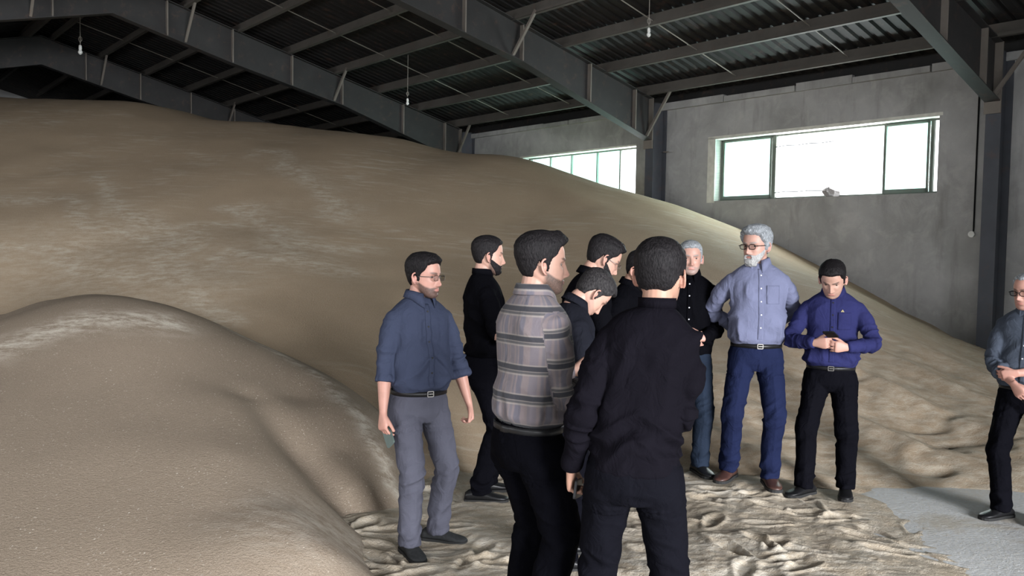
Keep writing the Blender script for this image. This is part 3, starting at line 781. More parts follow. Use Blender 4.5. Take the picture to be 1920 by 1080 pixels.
HAIRLINE = dict(
    short=([0, 35, 52, 62, 74, 84, 92, 100, 112, 135, 180], [.074, .072, .062, .035, .018, -.030, -.030, .012, -.018, -.052, -.062]),
    receding=([0, 25, 45, 60, 74, 84, 92, 100, 112, 135, 180], [.082, .088, .080, .050, .024, -.024, -.024, .014, -.018, -.052, -.062]))
def hair_mesh(T, k, spec, mat, parent, seed):
    """spec: top, side thickness, quiff, rough, line"""
    line = HAIRLINE[spec.get('line', 'short')]
    a = np.abs(HPH); h = np.interp(np.degrees(a), *line)
    n0 = fbm(HV, 55, seed, 2)*.004
    m = sst(HV[:, 2]-h+n0, -.003, .009)
    up = sst(HV[:, 2], .0, .085)
    th = spec['side']*(1-up)+spec['top']*up
    th = th+spec.get('quiff', 0)*gauss(a, .9)*sst(HV[:, 2], .06, .09)
    th = th*(1+.16*fbm(HV*np.array([1, .5, 1]), 75, seed+3, 3))+spec.get('curl', 0)*fbm(HV, 60, seed+5, 2)
    # temples thin out
    th = np.where(HV[:, 2] > .106, spec['top']+(th-spec['top'])*(1-sst(HV[:, 2], .106, .1165)), th)
    V = HV+HN*(th*m-.006*(1-m))[:, None]
    tp = HV[:, 2] > .1189; V[tp] = V[tp].mean(0); V[tp, 2] = .119+spec['top']
    keepv = m > .01; Q = HQ[keepv[HQ].any(1)]
    o = quad_obj('hair', T(V*k), Q, mat, parent); return o
def beard_mask(spec):
    a = np.degrees(np.abs(HPH)); z = HV[:, 2]; x = np.abs(HV[:, 0])
    top = np.interp(a, [0, 14, 25, 45, 65, 80, 90, 100], [-.054, -.054, -.058, -.052, -.038, -.020, -.018, -.2])
    m = sst(top-z, -.002, .006)*(1-sst(a, 88, 98))*sst(HV[:, 1], -.02, .0)
    lip = 1-sst(np.sqrt((x/.022)**2+((z+.071)/.0085)**2), .75, 1.15)
    m = m*(1-lip)
    if spec.get('chin'): m = m*np.maximum(spec.get('cheek', .5), 1-sst(x, .026, .05))
    return m
def beard_mesh(T, k, spec, mat, parent, seed):
    m = beard_mask(spec); z = HV[:, 2]
    th = spec['len']*(.55+.45*sst(-z, .06, .10))*(1+.35*fbm(HV, 90, seed, 3))
    if spec.get('chin'): th = th*(.45+.75*(1-sst(np.abs(HV[:, 0]), .02, .045)))
    V = HV+HN*(th*m-.004*(1-m))[:, None]
    keepv = m > .02; Q = HQ[keepv[HQ].any(1)]
    return quad_obj('beard', T(V*k), Q, mat, parent)

def hand(mb, Wp, d, th, p, curl, k=1.0, spread=1.0, thumb=(.75, .62, .25), tcurl=.35):
    """Wp wrist, d direction, th towards thumb, p palm normal"""
    d = norm(d); th = np.array(th, float); th = norm(th-d*(th@d)); p = np.array(p, float); p = norm(p-d*(p@d)-th*(p@th))
    P = lambda a, b, c: Wp+(d*a+th*b+p*c)*k
    R2 = np.array([[.026, .019], [.031, .018], [.038, .0165], [.0425, .015], [.042, .0125], [.036, .009]])*k
    mb.add(*loft([P(-.012, 0, 0), P(.015, .001, 0), P(.04, .002, 0), P(.065, .001, .001), P(.084, 0, .002), P(.094, 0, .003)], R2, th, 16, 2.6))
    offs = [.0315, .0105, -.0105, -.0300]; L = [.074, .083, .077, .060]; R_ = [.0088, .0090, .0086, .0077]
    if np.ndim(curl) == 0: curl = [curl]*4
    for i in range(4):
        a = 0.12; q = P(.080-(.006 if i == 3 else 0), offs[i], .001); pts = [q]; c = curl[i]
        for fr, cc in ((.45, c), (.31, c*1.15), (.24, c*.8)):
            a += cc; dr = d*math.cos(a)+p*math.sin(a)+th*(offs[i]*2.6*spread)
            q = q+norm(dr)*L[i]*fr*k; pts.append(q)
        pts = [pts[0]-d*.02*k]+pts+[pts[-1]+norm(pts[-1]-pts[-2])*.004*k]
        mb.tube(pts, np.array([R_[i], R_[i]*1.04, R_[i]*1.0, R_[i]*.92, R_[i]*.8, R_[i]*.4])*k, 10, side=th)
    q = P(.022, .020, .004); pts = [P(.0, .010, .002), q]; dr = norm(d*thumb[0]+th*thumb[1]+p*thumb[2])
    for Ls, t_ in ((.040, 0), (.033, tcurl), (.026, tcurl)):
        dr = norm(dr+(d*.6-th*.8+p*.5)*t_*.6); q = q+dr*Ls*k; pts.append(q)
    pts.append(q+dr*.004*k)
    mb.tube(pts, np.array([.012, .0155, .0125, .0105, .0095, .005])*k, 10, side=p)

def ik(S_, W_, L1, L2, pole):
    S_ = np.array(S_, float); W_ = np.array(W_, float); v = W_-S_; L = np.linalg.norm(v)
    if L > (L1+L2)*.995: W_ = S_+v/L*(L1+L2)*.995; v = W_-S_; L = np.linalg.norm(v)
    a = (L1*L1-L2*L2+L*L)/(2*L); h = math.sqrt(max(L1*L1-a*a, 1e-6)); dv = v/L
    pl = np.array(pole, float); pl = norm(pl-dv*(pl@dv))
    return S_+dv*a+pl*h, W_

def person(label, X, Y, z0, H, heading, shirt, trousers, skin=None, hairm=None, hair=None, beard=None, beardm=None, stubble=0,
           head=(0, 0, 0), lean=(0, 0), belly=0., wide=1., arms=None, feet=None, untuck=False, sleeve=1.0, belt=None, shoe=None,
           collar='fold', front=False, pocket=False, glasses=False, eyes=False, seed=1, hipshift=(0, 0), fat=1., legw=1., hz=0, vox=.0042, tag_shoe=None):
    """heading: azimuth the body faces, degrees clockwise from world +Y; head: yaw/pitch/roll relative to the body, degrees"""
    k = H/1.78
    root = empty('person', (X, Y, z0), -rad(heading), label, 'person', 'men standing in the group on the grain' if hz == 0 else None)
    arms = arms or {}; feet = feet or ((-.10, 0, -8), (.10, .02, 8))
    lx, ly = lean
    hs = np.array([hipshift[0], hipshift[1], 0.])
    def spine(z):
        t = np.clip((z-.98)/.52, 0, 1)**1.25
        return np.array([lx*t+hs[0]*(1-t*.6), ly*t+hs[1]*(1-t*.6), z-(lx*lx+ly*ly)*.35*t])
    def Pt(x, y, z): return (spine(z)+np.array([x, y, 0]))*k
    # ---------- head frame
    yaw, pit, rol = [rad(a) for a in head]
    nb = spine(1.50)+np.array([0, -.018, 0])
    nk = rotm(yaw*.3, pit*.6)
    atl = nb+nk@np.array([0, .014, .056])
    Rh = rotm(yaw, pit, rol)
    ho = atl+Rh@np.array([0, .022, .079])
    def T(V): return (V@Rh.T)*1.05+ho*k
    # ---------- joints
    J = {}
    for sd, sx in (('r', 1), ('l', -1)):
        sh = spine(1.388)+np.array([sx*.168*wide, -.012, 0])
        A = arms.get(sd, {})
        w = np.array(A.get('wrist', (sx*.25, .04, .86)), float)
        el, w = ik(sh, w, .295, .262, A.get('pole', (sx*.35, -1, -.1)))
        hd = norm(A['dir']) if 'dir' in A else norm(w-el)
        tb = np.array(A.get('thumb', (0, 1, .1)), float)
        tb = norm(tb-hd*(tb@hd)); pn = np.cross(hd, tb)*(-1 if sx > 0 else 1)
        J[sd] = (sh, el, w, hd, tb, pn, A)
    L = {}
    for i, sx in ((0, -1), (1, 1)):
        fx, fy, fa = feet[i]
        an = np.array([fx, fy-.045*0, .10]); hp = np.array([sx*.088+hs[0], hs[1], .88])
        kn, an = ik(hp, an, .415, .395, (sx*.12+math.sin(rad(fa))*.5, 1, 0)); L[sx] = (hp, kn, an, rad(fa))
    # ---------- body (skin)
    b = MB()
    tz = [.86, .95, 1.05, 1.2, 1.33, 1.42, 1.47]; tw = [.12, .135, .125, .13, .14, .12, .08]; td = [.08, .085, .08, .08, .085, .07, .055]
    b.add(*loft([Pt(0, -.01, z) for z in tz], np.array([tw, td]).T*k, (1, 0, 0), 20))
    b.add(*loft([(nb+np.array([0, .0, -.07]))*k, nb*k, (nb*.5+atl*.5)*k, atl*k, (atl+Rh@np.array([0, .008, .05]))*k], np.array([[.085, .066], [.062*fat, .060], [.058*fat, .059], [.057*fat, .060], [.055, .058]])*k, (1, 0, 0), 20))
    head_piece(b, T, k)
    for sx in (-1, 1): ear_piece(b, T, k, sx)
    for sd, (sh, el, w, hd, tb, pn, A) in J.items():
        ic = spine(1.40)+(sh-spine(1.405))*.45
        md = el*.5+w*.5
        b.add(*loft(np.array([ic, sh, sh*.5+el*.5, el, el*.7+w*.3, el*.35+w*.65, w])*k, np.array([[.028, .028], [.029, .029], [.040, .040], [.038, .038], [.042, .040], [.034, .031], [.0265, .020]])*k, tb+np.array([.01, .01, 0]), 14))
        cu = A.get('curl', .28)
        hand(b, w*k, hd, tb, pn, cu, k*.98, A.get('spread', 1), A.get('tdir', (.75, .62, .25)), A.get('tcurl', .35))
    for sx, (hp, kn, an, fa) in L.items():
        b.add(*loft(np.array([hp, hp*.5+kn*.5, kn, kn*.6+an*.4, an, an-np.array([0, 0, .05])])*k, np.array([[.075, .075], [.062, .062], [.048, .05], [.05, .052], [.035, .037], [.036, .04]])*k, (1, 0, 0), 14))
        fd = np.array([math.sin(fa), math.cos(fa), 0])
        b.add(*loft(np.array([an-fd*.055-Z*.06, an-Z*.055, an+fd*.06-Z*.062, an+fd*.13-Z*.072])*k, np.array([[.026, .026], [.03, .03], [.036, .022], [.03, .014]])*k, np.cross(fd, Z), 12))
    V, Q, E = rem(b, vox, 1, .35)
    sk = skin or M['skin']
    bo = quad_obj('body', V, Q, sk, root)
    # tint attribute: r beard stubble / brows, g lips and reddish parts
    hv = (V/k-ho)@Rh/1.05; near = (np.linalg.norm(hv-np.array([0, 0, -.01]), axis=1) < .19)
    x, y, z = hv.T; ax = np.abs(x); az = np.degrees(np.arctan2(ax, y+.005))
    top = np.interp(az, [0, 15, 30, 50, 75, 95, 110], [-.053, -.053, -.057, -.048, -.028, -.015, -.3])
    stb = sst(top-z, 0, .010)*sst(y, -.01, .015)*(1-sst(-z, .118, .14))*sst(hv[:, 2], -.15, -.13)
    lip = (1-sst(np.sqrt((x/.025)**2+((z+.071)/.010)**2), .7, 1.1))*sst(y, .07, .08)
    brow = (1-sst(np.sqrt(((ax-.031)/.023)**2+((z-.0215-.12*(ax-.03))/.0068)**2), .7, 1.2))*sst(y, .05, .06)
    lash = (1-sst(np.sqrt(((ax-.032)/.015)**2+((z-.003)/.0035)**2), .6, 1.2))*sst(y, .05, .06)*.7
    r_ = np.clip(np.maximum(stb*stubble*(1-lip), np.maximum(brow*.9, lash)), 0, 1)*near
    earm = sst(ax, .074, .080)*(np.abs(z+.01) < .05)*.45
    nosem = gauss(x, .016)*gauss(z+.042, .016)*sst(y, .095, .105)*.35
    g_ = np.clip(np.maximum(np.maximum(lip, earm), nosem), 0, 1)*near
    for sd, (sh, el, w, hd, tb, pn, A) in J.items():
        dd = np.linalg.norm(V/k-(w+hd*.16), axis=1); g_ = np.maximum(g_, .35*(1-sst(dd, .03, .12)))
    add_attr(bo, 'tint', np.column_stack([r_, g_, g_*0]))
    # ---------- shirt
    s = MB()
    zz = [.955, .978, 1.01, 1.09, 1.16, 1.24, 1.32, 1.38, 1.415, 1.445, 1.475, 1.50, 1.52]
    rw = np.array([.148, .162, .171, .169, .169, .174, .183, .186, .182, .165, .132, .095, .06])*wide
    rd = np.array([.104, .118, .127, .123, .120, .122, .125, .122, .114, .102, .086, .072, .055])
    yo = np.array([-.004, -.002, .0, .002, .004, .002, 0, -.006, -.010, -.014, -.017, -.018, -.018])+belly*.5*gauss(np.array(zz)-1.08, .11)
    rw = rw+belly*.35*gauss(np.array(zz)-1.06, .12)
    rd = rd+belly*.5*gauss(np.array(zz)-1.08, .11)
    if untuck:
        zz = [untuck, .92]+zz[2:]; rw = np.r_[.180*wide, .179*wide, rw[2:]]; rd = np.r_[.128, .131, rd[2:]]; yo = np.r_[-.01, -.008, yo[2:]]
    s.add(*loft([Pt(0, yo[i], zz[i]) for i in range(len(zz))], np.stack([rw, rd], 1)*k, (1, 0, 0), 40, 2.25))
    sl_end = sleeve
    for sd, (sh, el, w, hd, tb, pn, A) in J.items():
        ic = spine(1.39)+(sh-spine(1.405))*.35
        fo = w-el
        e1 = el+fo*min(sl_end, .985)
        ctr = [ic, sh*.97+el*.03, sh*.72+el*.28, sh*.4+el*.6, sh*.12+el*.88, el+fo*.08, el+fo*(.08+(min(sl_end, .98)-.08)*.5), el+fo*(min(sl_end, .98)-.04), e1]
        if sl_end < .9: rr = np.array([.060, .062, .066, .063, .059, .059, .057, .057, .056])
        else: rr = np.array([.060, .062, .065, .060, .056, .056, .050, .042, .039])
        # rounded path at the elbow
        s.add(*loft(np.array(ctr)*k, np.stack([rr, rr*.97], 1)*k, tb+np.array([.02, .01, 0]), 22))
        if sl_end < .9:       # rolled cuff
            s.add(*loft(np.array([e1-norm(fo)*.045, e1-norm(fo)*.03, e1+norm(fo)*.004, e1+norm(fo)*.006])*k, np.array([[.05, .05], [.0635, .062], [.063, .0615], [.045, .045]])*k, tb+np.array([.02, .01, 0]), 22))
        else:
            s.add(*loft(np.array([e1-norm(fo)*.060, e1-norm(fo)*.055, e1+norm(fo)*.004, e1+norm(fo)*.006])*k, np.array([[.035, .035], [.0425, .040], [.0405, .038], [.03, .03]])*k, tb+np.array([.02, .01, 0]), 22))
    V, Q, E = rem(s, .0062, 5, .5)
    for sd in J:
        ctr_ = (J[sd][0]+np.array([0, 0, .03]))*k; dd_ = np.linalg.norm(V-ctr_, axis=1)
        V = lap(V, E, 30, .5, 1-(1-sst(dd_, .07, .17)))
    # cloth coordinates + wrinkles
    def cloth_coords(V):
        P_ = V/k; zc = P_[:, 2]; c = np.array([spine(z_) for z_ in np.linspace(.8, 1.6, 81)])
        cx = np.interp(zc, c[:, 2], c[:, 0]); cy = np.interp(zc, c[:, 2], c[:, 1])
        dx = P_[:, 0]-cx; dy = P_[:, 1]-cy
        e = np.sqrt((dx/(np.interp(zc, zz, rw)+.001))**2+(dy/(np.interp(zc, zz, rd)+.001))**2); e[zc > 1.44] = np.minimum(e[zc > 1.44], .9+.0*e[zc > 1.44])
        an = np.arctan2(dx, dy); u_ = an*.159155; v_ = zc.copy(); wr = np.zeros(len(V)); isarm = np.zeros(len(V)); best = e-1
        elb = np.full(len(V), 9.); 
        for sd, (sh, el, w, hd, tb, pn, A) in J.items():
            off = 0
            for a_, b_, r_a, kk in ((sh, el, .064, 0), (el, w, .052, 1)):
                ab = b_-a_; ln = np.linalg.norm(ab); t = np.clip(((P_-a_)@ab)/ln**2, 0, 1); q = a_+t[:, None]*ab; dv = P_-q; dd = np.linalg.norm(dv, axis=1)
                f_ = dd/r_a-1; sel = (f_ < best) & ~((kk == 0) & (t < .12) & (zc > 1.40) & (np.abs(dx) < .15))
                axs = norm(tb-norm(ab)*(tb@norm(ab))); ay = np.cross(norm(ab), axs)
                ang = np.arctan2(dv@ay, dv@axs)
                u_ = np.where(sel, ang*.055+.5+(.3 if sd == 'r' else 0), u_); tu = ((P_-a_)@ab)/ln**2; v_ = np.where(sel, off+(np.minimum(tu, 1) if kk == 0 else t)*ln+.10, v_)
                isarm = np.where(sel, 1, isarm); best = np.where(sel, f_, best)
                off += ln
            elb = np.minimum(elb, np.linalg.norm(P_-el, axis=1))
        return P_, u_, v_, isarm, elb, an
    P_, u_, v_, isarm, elb, an = cloth_coords(V)
    Nn = normals(V, Q); Nn = Nn*np.sign(np.mean(np.sum(Nn*(V-V.mean(0)), 1)))
    Pw = P_+.035*np.column_stack([noise(P_, 6, seed), noise(P_, 6, seed+1), noise(P_, 6, seed+9)])
    cxs = np.interp(P_[:, 2], [spine(q_)[2] for q_ in (.9, 1.2, 1.5)], [spine(q_)[0] for q_ in (.9, 1.2, 1.5)]); adx = np.sqrt((P_[:, 0]-cxs)**2+.0004)
    wa = isarm.astype(float)[:, None]; wa = lap(np.repeat(wa, 3, 1), E, 14, .5)[:, 0]
    ridge = lambda q, f_, s_: np.clip(1-np.abs(noise(q, f_, s_))*3.0, -.5, 1)
    vert = ridge(Pw*np.array([1, 1, .35]), 11, seed+2)
    horz = ridge(Pw*np.array([.35, .35, 1]), 15, seed+3)
    diag = ridge(np.column_stack([(Pw[:, 2]+.85*adx), .3*(Pw[:, 2]-adx)+.4*np.sign(P_[:, 1]), Pw[:, 1]*.3]), 11, seed+5)
    va = v_+.02*noise(P_, 14, seed+4)
    rings = ridge(np.column_stack([va*1.0, va*0+isarm*1.7, noise(P_, 5, seed+8)*.12]), 24, seed+6)
    zt = P_[:, 2]
    dt = (.0025+.003*gauss(zt-1.33, .09))*vert+(.003+.006*gauss(zt-1.10, .13))*diag+(.001+.006*gauss(zt-1.0, .06))*horz+.004*gauss(zt-1.04, .07)*vert
    da = (.002+.003*vert*0)*vert+(.002+.0075*gauss(elb, .12))*rings
    disp = 1.9*dt*(1-wa)+1.6*da*wa
    disp = disp*(1-.9*sst(P_[:, 2], 1.36, 1.46))*np.maximum(wa, sst(P_[:, 2], (untuck or .985)-.02, (untuck or .985)+.03))
    V = V+Nn*disp[:, None]*k
    V = lap(V, E, 1, .4)
    so = quad_obj('shirt', V, Q, shirt, root); add_attr(so, 'cloth', np.column_stack([u_, v_, isarm]))
    bv = BVHTree.FromPolygons([tuple(v) for v in V], [tuple(q) for q in Q.tolist()] if hasattr(Q, 'tolist') else Q)
    def cast(bvh, o, d):
        h = bvh.ray_cast(Vector([float(c) for c in o]), Vector([float(c) for c in d])); return None if h[0] is None else np.array(h[0])
    # collar
    cm = MB()
    nseg = 36; gap = .30 if collar == 'fold' else .05
    angs = np.linspace(gap, 2*math.pi-gap, nseg)
    tilt = nk
    rows = [(.064, -.012, 0), (.066, .018, 0), (.068, .037, 0)]
    if collar == 'fold': rows += [(.074, .040, 0), (.080, .022, 1), (.088, -.004, 2)]
    else: rows += [(.0705, .037, 0), (.0705, .0, 0)]
    Vc = []
    for (r0, h0, q) in rows:
        for a in angs:
            fa_ = math.cos(a)
            ext = (max(0, math.cos(a)) ** 3)
            rr = r0*fat+(.012*ext if q else 0)+(.006*ext*q)
            hh = h0-.020*ext-(.022*ext*q)-.0*fa_
            Vc.append((nb+tilt@np.array([math.sin(a)*rr, math.cos(a)*rr*1.0+.006, hh+.012]))*k)
    Vc = np.array(Vc); m_ = len(rows)
    Fc = [(i*nseg+j, i*nseg+j+1, (i+1)*nseg+j+1, (i+1)*nseg+j) for i in range(m_-1) for j in range(nseg-1)]
    co = new_mesh('collar', Vc, Fc, shirt, so, True); add_attr(co, 'cloth', np.column_stack([np.tile(angs*.07, m_), np.repeat([1.5+.02*i for i in range(m_)], nseg), np.zeros(len(Vc))]))
    sm = co.modifiers.new('thick', 'SOLIDIFY'); sm.thickness = .0025; sm.offset = 0
    # front details
    def patch(name, x0, x1, z0_, z1_, off, nx=6, nz=24, mat=None, par=None, thick=.0015):
        Vp = []
        for i in range(nx+1):
            for j in range(nz+1):
                x = x0+(x1-x0)*i/nx; z = z0_+(z1_-z0_)*j/nz; c = Pt(x, 0, z)
                h = cast(bv, c, (0, 1, 0)); 
                if h is None: h = c+np.array([0, .12, 0])
                Vp.append(h+np.array([0, off, 0]))
        Fp = [(i*(nz+1)+j, i*(nz+1)+j+1, (i+1)*(nz+1)+j+1, (i+1)*(nz+1)+j) for i in range(nx) for j in range(nz)]
        o = new_mesh(name, Vp, Fp, mat or shirt, par or so, True); Vp = np.array(Vp); add_attr(o, 'cloth', np.column_stack([Vp[:, 0], Vp[:, 2], Vp[:, 2]*0]))
        q = o.modifiers.new('thick', 'SOLIDIFY'); q.thickness = thick; q.offset = 0; return o
    if front:
        patch('placket', -.017, .017, untuck or 1.0, 1.475, .0022, 4, 40)
        for i, z in enumerate(np.arange(1.08 if not untuck else 1.0, 1.47, .088)):
            h = cast(bv, Pt(0, 0, z), (0, 1, 0))
            if h is None: continue
            m_ = MB(); m_.tube([h+np.array([0, .001, 0]), h+np.array([0, .0055, 0])], .0055, 10); m_.build('button', M['button'] if front == 'light' else M['black'], so)
    if pocket:
        po = patch('pocket', -.125, -.035, 1.24, 1.365, .0028, 8, 10, thick=.002)
        if pocket == 'emblem':
            h = cast(bv, Pt(-.065, 0, 1.375), (0, 1, 0))
            if h is not None:
                m_ = MB()
                for a_, b_ in (((-.009, -.006), (0, .009)), ((0, .009), (.009, -.006)), ((-.009, -.004), (.009, -.004)), ((-.005, .002), (.006, .003))):
                    m_.tube([h+np.array([a_[0], .004, a_[1]]), h+np.array([b_[0], .004, b_[1]])], .0022, 5)
                m_.build('emblem', M['gold'], so)
    # ---------- trousers
    t = MB()
    tw_ = legw
    wz = [.966, .955, .93, .88, .83, .775]; 
    ww = np.array([.157, .161, .168, .175, .174, .150])*(1+.5*(wide-1)); wd = np.array([.114, .118, .122, .127, .122, .092])+belly*.25
    t.add(*loft([(np.array([hs[0], hs[1]-.004-(.008 if z < .95 else 0)+(belly*.3 if z > .90 else 0), z]))*k for z in wz], np.stack([ww, wd], 1)*k, (1, 0, 0), 32, 2.2))
    for sx, (hp, kn, an, fa) in L.items():
        fd = np.array([math.sin(fa), math.cos(fa), 0])
        hem = an+np.array([0, 0, -.045])
        ctr = [hp+Z*.03, hp-Z*.06+np.array([sx*.004, 0, 0]), hp*.62+kn*.38, kn+fd*.004, kn*.68+an*.32-fd*.006, kn*.3+an*.7, an+fd*.006, hem+fd*.012]
        r2 = np.array([[.088, .105], [.093, .104], [.084, .092], [.069, .073], [.067, .071], [.061, .066], [.059, .066], [.061, .072]])*tw_
        t.add(*loft(np.array(ctr)*k, r2*k, (1, 0, 0), 24))
    V, Q, E = rem(t, .0066, 4, .5)
    Nn = normals(V, Q); Nn = Nn*np.sign(np.mean(np.sum(Nn*(V-V.mean(0)), 1)))
    P_ = V/k; side = np.sign(P_[:, 0]-hs[0]); z = P_[:, 2]
    lx_ = np.where(P_[:, 0] > hs[0], np.interp(z, [L[1][2][2], L[1][1][2], .9], [L[1][2][0], L[1][1][0], L[1][0][0]]), np.interp(z, [L[-1][2][2], L[-1][1][2], .9], [L[-1][2][0], L[-1][1][0], L[-1][0][0]]))
    ly_ = np.where(P_[:, 0] > hs[0], np.interp(z, [L[1][2][2], L[1][1][2], .9], [L[1][2][1], L[1][1][1], L[1][0][1]]), np.interp(z, [L[-1][2][2], L[-1][1][2], .9], [L[-1][2][1], L[-1][1][1], L[-1][0][1]]))
    an_ = np.arctan2(P_[:, 0]-lx_, P_[:, 1]-ly_); C3 = np.column_stack([np.sin(an_)*.08+lx_*.0, np.cos(an_)*.08, z]); C3 = C3+.03*np.column_stack([noise(P_, 7, seed+20), noise(P_, 7, seed+21), noise(P_, 7, seed+25)])
    w1 = 1-np.abs(noise(C3*np.array([1, 1, .3])+side[:, None]*sst(.765-z, 0, .04)[:, None]*3.1, 13, seed+22))*2
    dia = np.column_stack([C3[:, 0]*.5, C3[:, 1]*.4, C3[:, 2]+.5*C3[:, 0]])
    w2 = 1-np.abs(noise(dia+side[:, None]*sst(.765-z, 0, .04)[:, None]*2.3, 19, seed+24))*2
    disp = .0045*w1+(.003+.012*gauss(z-.14, .08)+.008*gauss(z-.48, .10)+.003*gauss(z-.80, .07))*w2
    crease = np.maximum(gauss(an_, .09), 0)*.0028*sst(z, .1, .3)*(1-sst(z, .8, .95))
    V = V+Nn*((disp*(1-sst(z, .90, .96))+crease))[:, None]*k; V = lap(V, E, 1, .4)
    to = quad_obj('trousers', V, Q, trousers, root); add_attr(to, 'cloth', np.column_stack([an_*.08, z, side]))
    if belt:
        tb_ = BVHTree.FromPolygons([tuple(v) for v in V], Q.tolist())
        sbv = bv
        Vb = []; na = 56
        for zq in (.943, .968):
            for j in range(na):
                a = 2*math.pi*j/na; o_ = np.array([hs[0], hs[1]-.004, zq])*k; dv = (math.sin(a), math.cos(a), 0)
                r1 = 0
                for bb in (tb_,):
                    h = cast(bb, o_, dv)
                    if h is not None and bb is tb_ : r1 = max(r1, np.linalg.norm(h-o_))
                    elif h is not None and np.linalg.norm(h-o_) < .22*k: r1 = max(r1, np.linalg.norm(h-o_)-.001)
                if r1 == 0: r1 = .15*k
                Vb.append((r1, a, zq))
        R1 = np.array([q[0] for q in Vb]).reshape(2, na).max(0); R1 = (R1+np.roll(R1, 1)+np.roll(R1, -1))/3
        Vv = []
        for ro in (.0008, .0045):
            for zq in (.940, .969):
                for j in range(na):
                    a = 2*math.pi*j/na; Vv.append(np.array([hs[0]*k+math.sin(a)*(R1[j]+ro), hs[1]*k+math.cos(a)*(R1[j]+ro), zq*k]))
        Fb = []
        for a_, b_ in ((0, 1), (1, 3), (3, 2), (2, 0)):
            for j in range(na): j2 = (j+1) % na; Fb.append((a_*na+j, a_*na+j2, b_*na+j2, b_*na+j))
        be = new_mesh('belt', Vv, Fb, belt, to, True)
        m_ = MB(); yb = hs[1]*k+R1[0]+.006
        for a_, b_ in (((-.018, .940), (.018, .940)), ((.018, .940), (.018, .970)), ((.018, .970), (-.018, .970)), ((-.018, .970), (-.018, .940)), ((-.018, .955), (.010, .955))):
            m_.bar((hs[0]*k+a_[0], yb, a_[1]*k), (hs[0]*k+b_[0], yb, b_[1]*k), .005, .005, (0, 1, 0))
        m_.build('buckle', M['metal'], be)
    # ---------- shoes
    for sx, (hp, kn, an, fa) in L.items():
        fd = np.array([math.sin(fa), math.cos(fa), 0]); rt = np.array([math.cos(fa), -math.sin(fa), 0])
        base = np.array([an[0], an[1], 0])*k
        prof = [(-.098, .012, .030, .055), (-.092, .032, .060, .05), (-.07, .039, .078, .05), (-.03, .040, .090, .045), (.02, .041, .088, .042), (.06, .045, .070, .038), (.10, .050, .056, .034), (.14, .050, .046, .03), (.17, .043, .040, .027), (.190, .028, .034, .024), (.198, .010, .028, .022)]
        V1 = []; n_ = 20
        for (y_, w_, h_, mid) in prof:
            for j in range(n_):
                a = 2*math.pi*j/n_; cx = math.copysign(abs(math.cos(a))**.8, math.cos(a))*w_; cz = math.sin(a)
                zc = .016+(h_-.016)*(.5+.5*math.copysign(abs(cz)**(.9 if cz > 0 else .35), cz)); cx *= 1-.35*sst(cz, .2, 1)
                V1.append(base+(rt*cx+fd*y_+Z*zc)*k)
        m_ = len(prof); Fs = [(i*n_+j, (i+1)*n_+j, (i+1)*n_+(j+1) % n_, i*n_+(j+1) % n_) for i in range(m_-1) for j in range(n_)]
        Fs += [tuple(range(n_)), tuple((m_-1)*n_+j for j in range(n_))[::-1]]
        sh_ = new_mesh('shoe', V1, Fs, shoe or M['leather'], root, True)
        V2 = []
        for h_ in (0, .020):
            for (y_, w_, _, _) in prof: V2.append(base+(rt*(w_*1.07)+fd*y_*1.02+Z*h_)*k)
            for (y_, w_, _, _) in prof[::-1]: V2.append(base+(-rt*(w_*1.07)+fd*y_*1.02+Z*h_)*k)
        n2 = len(prof)*2; Fs = [tuple(range(n2))[::-1], tuple(range(n2, 2*n2))]+[(j, (j+1) % n2, n2+(j+1) % n2, n2+j) for j in range(n2)]
        new_mesh('sole', V2, Fs, M['sole'], sh_)
    # ---------- hair, beard, glasses, eyes
    if hair: hair_mesh(T, k, hair, hairm, root, seed)
    if beard: beard_mesh(T, k, beard, beardm or hairm, root, seed+4)
    if eyes:
        for sx in (-1, 1):
            c = np.array([sx*.032, .0645, .0]); Ve = []; Fe = []; n1, n2 = 14, 10
            for i in range(n2+1):
                for j in range(n1):
                    th = math.pi*i/n2; ph = 2*math.pi*j/n1; Ve.append(c+.0118*np.array([math.sin(th)*math.cos(ph), math.cos(th), math.sin(th)*math.sin(ph)]))
            Fe = [(i*n1+j, i*n1+(j+1) % n1, (i+1)*n1+(j+1) % n1, (i+1)*n1+j) for i in range(n2) for j in range(n1)]
            mi = [1 if i < 2 else 0 for i in range(n2) for j in range(n1)]
            new_mesh('eye', T(np.array(Ve)*k), Fe, None, root, True, [M['eyewhite_shaded'], M['eye']], mi)
    if glasses:
        g = MB(); lens = MB()
        for sx in (-1, 1):
            pts = []
            for a in np.linspace(0, 2*math.pi, 21):
                pts.append((sx*.0335+.024*math.copysign(abs(math.cos(a))**.75, math.cos(a)), .103-.10*abs(.0335+.024*math.cos(a)*1)*.35, -.003+.0165*math.copysign(abs(math.sin(a))**.75, math.sin(a))))
            P3 = T(np.array(pts)*k); g.tube(P3, .0013 if glasses != 'dark' else .0024, 6, side=(0, 0, 1))
            Pl = T(np.array([(p[0], p[1]-.001, p[2]) for p in pts[:-1]]+[(p[0], p[1]+.0005, p[2]) for p in pts[:-1]])*k); nn = 20
            lens.add(Pl, [tuple(range(nn)), tuple(range(2*nn-1, nn-1, -1))]+[(j, (j+1) % nn, nn+(j+1) % nn, nn+j) for j in range(nn)])
            g.tube(T(np.array([(sx*.058, .098, .003), (sx*.074, .088, .004), (sx*.0795, .05, .003), (sx*.0800, .0, .003), (sx*.079, -.016, -.012)])*k), .0017 if glasses != 'dark' else .0026, 6, side=(0, 0, 1))
        g.tube(T(np.array([(-.010, .1025, .0), (0, .106, .002), (.010, .1025, .0)])*k), .0015, 6, side=(0, 0, 1))
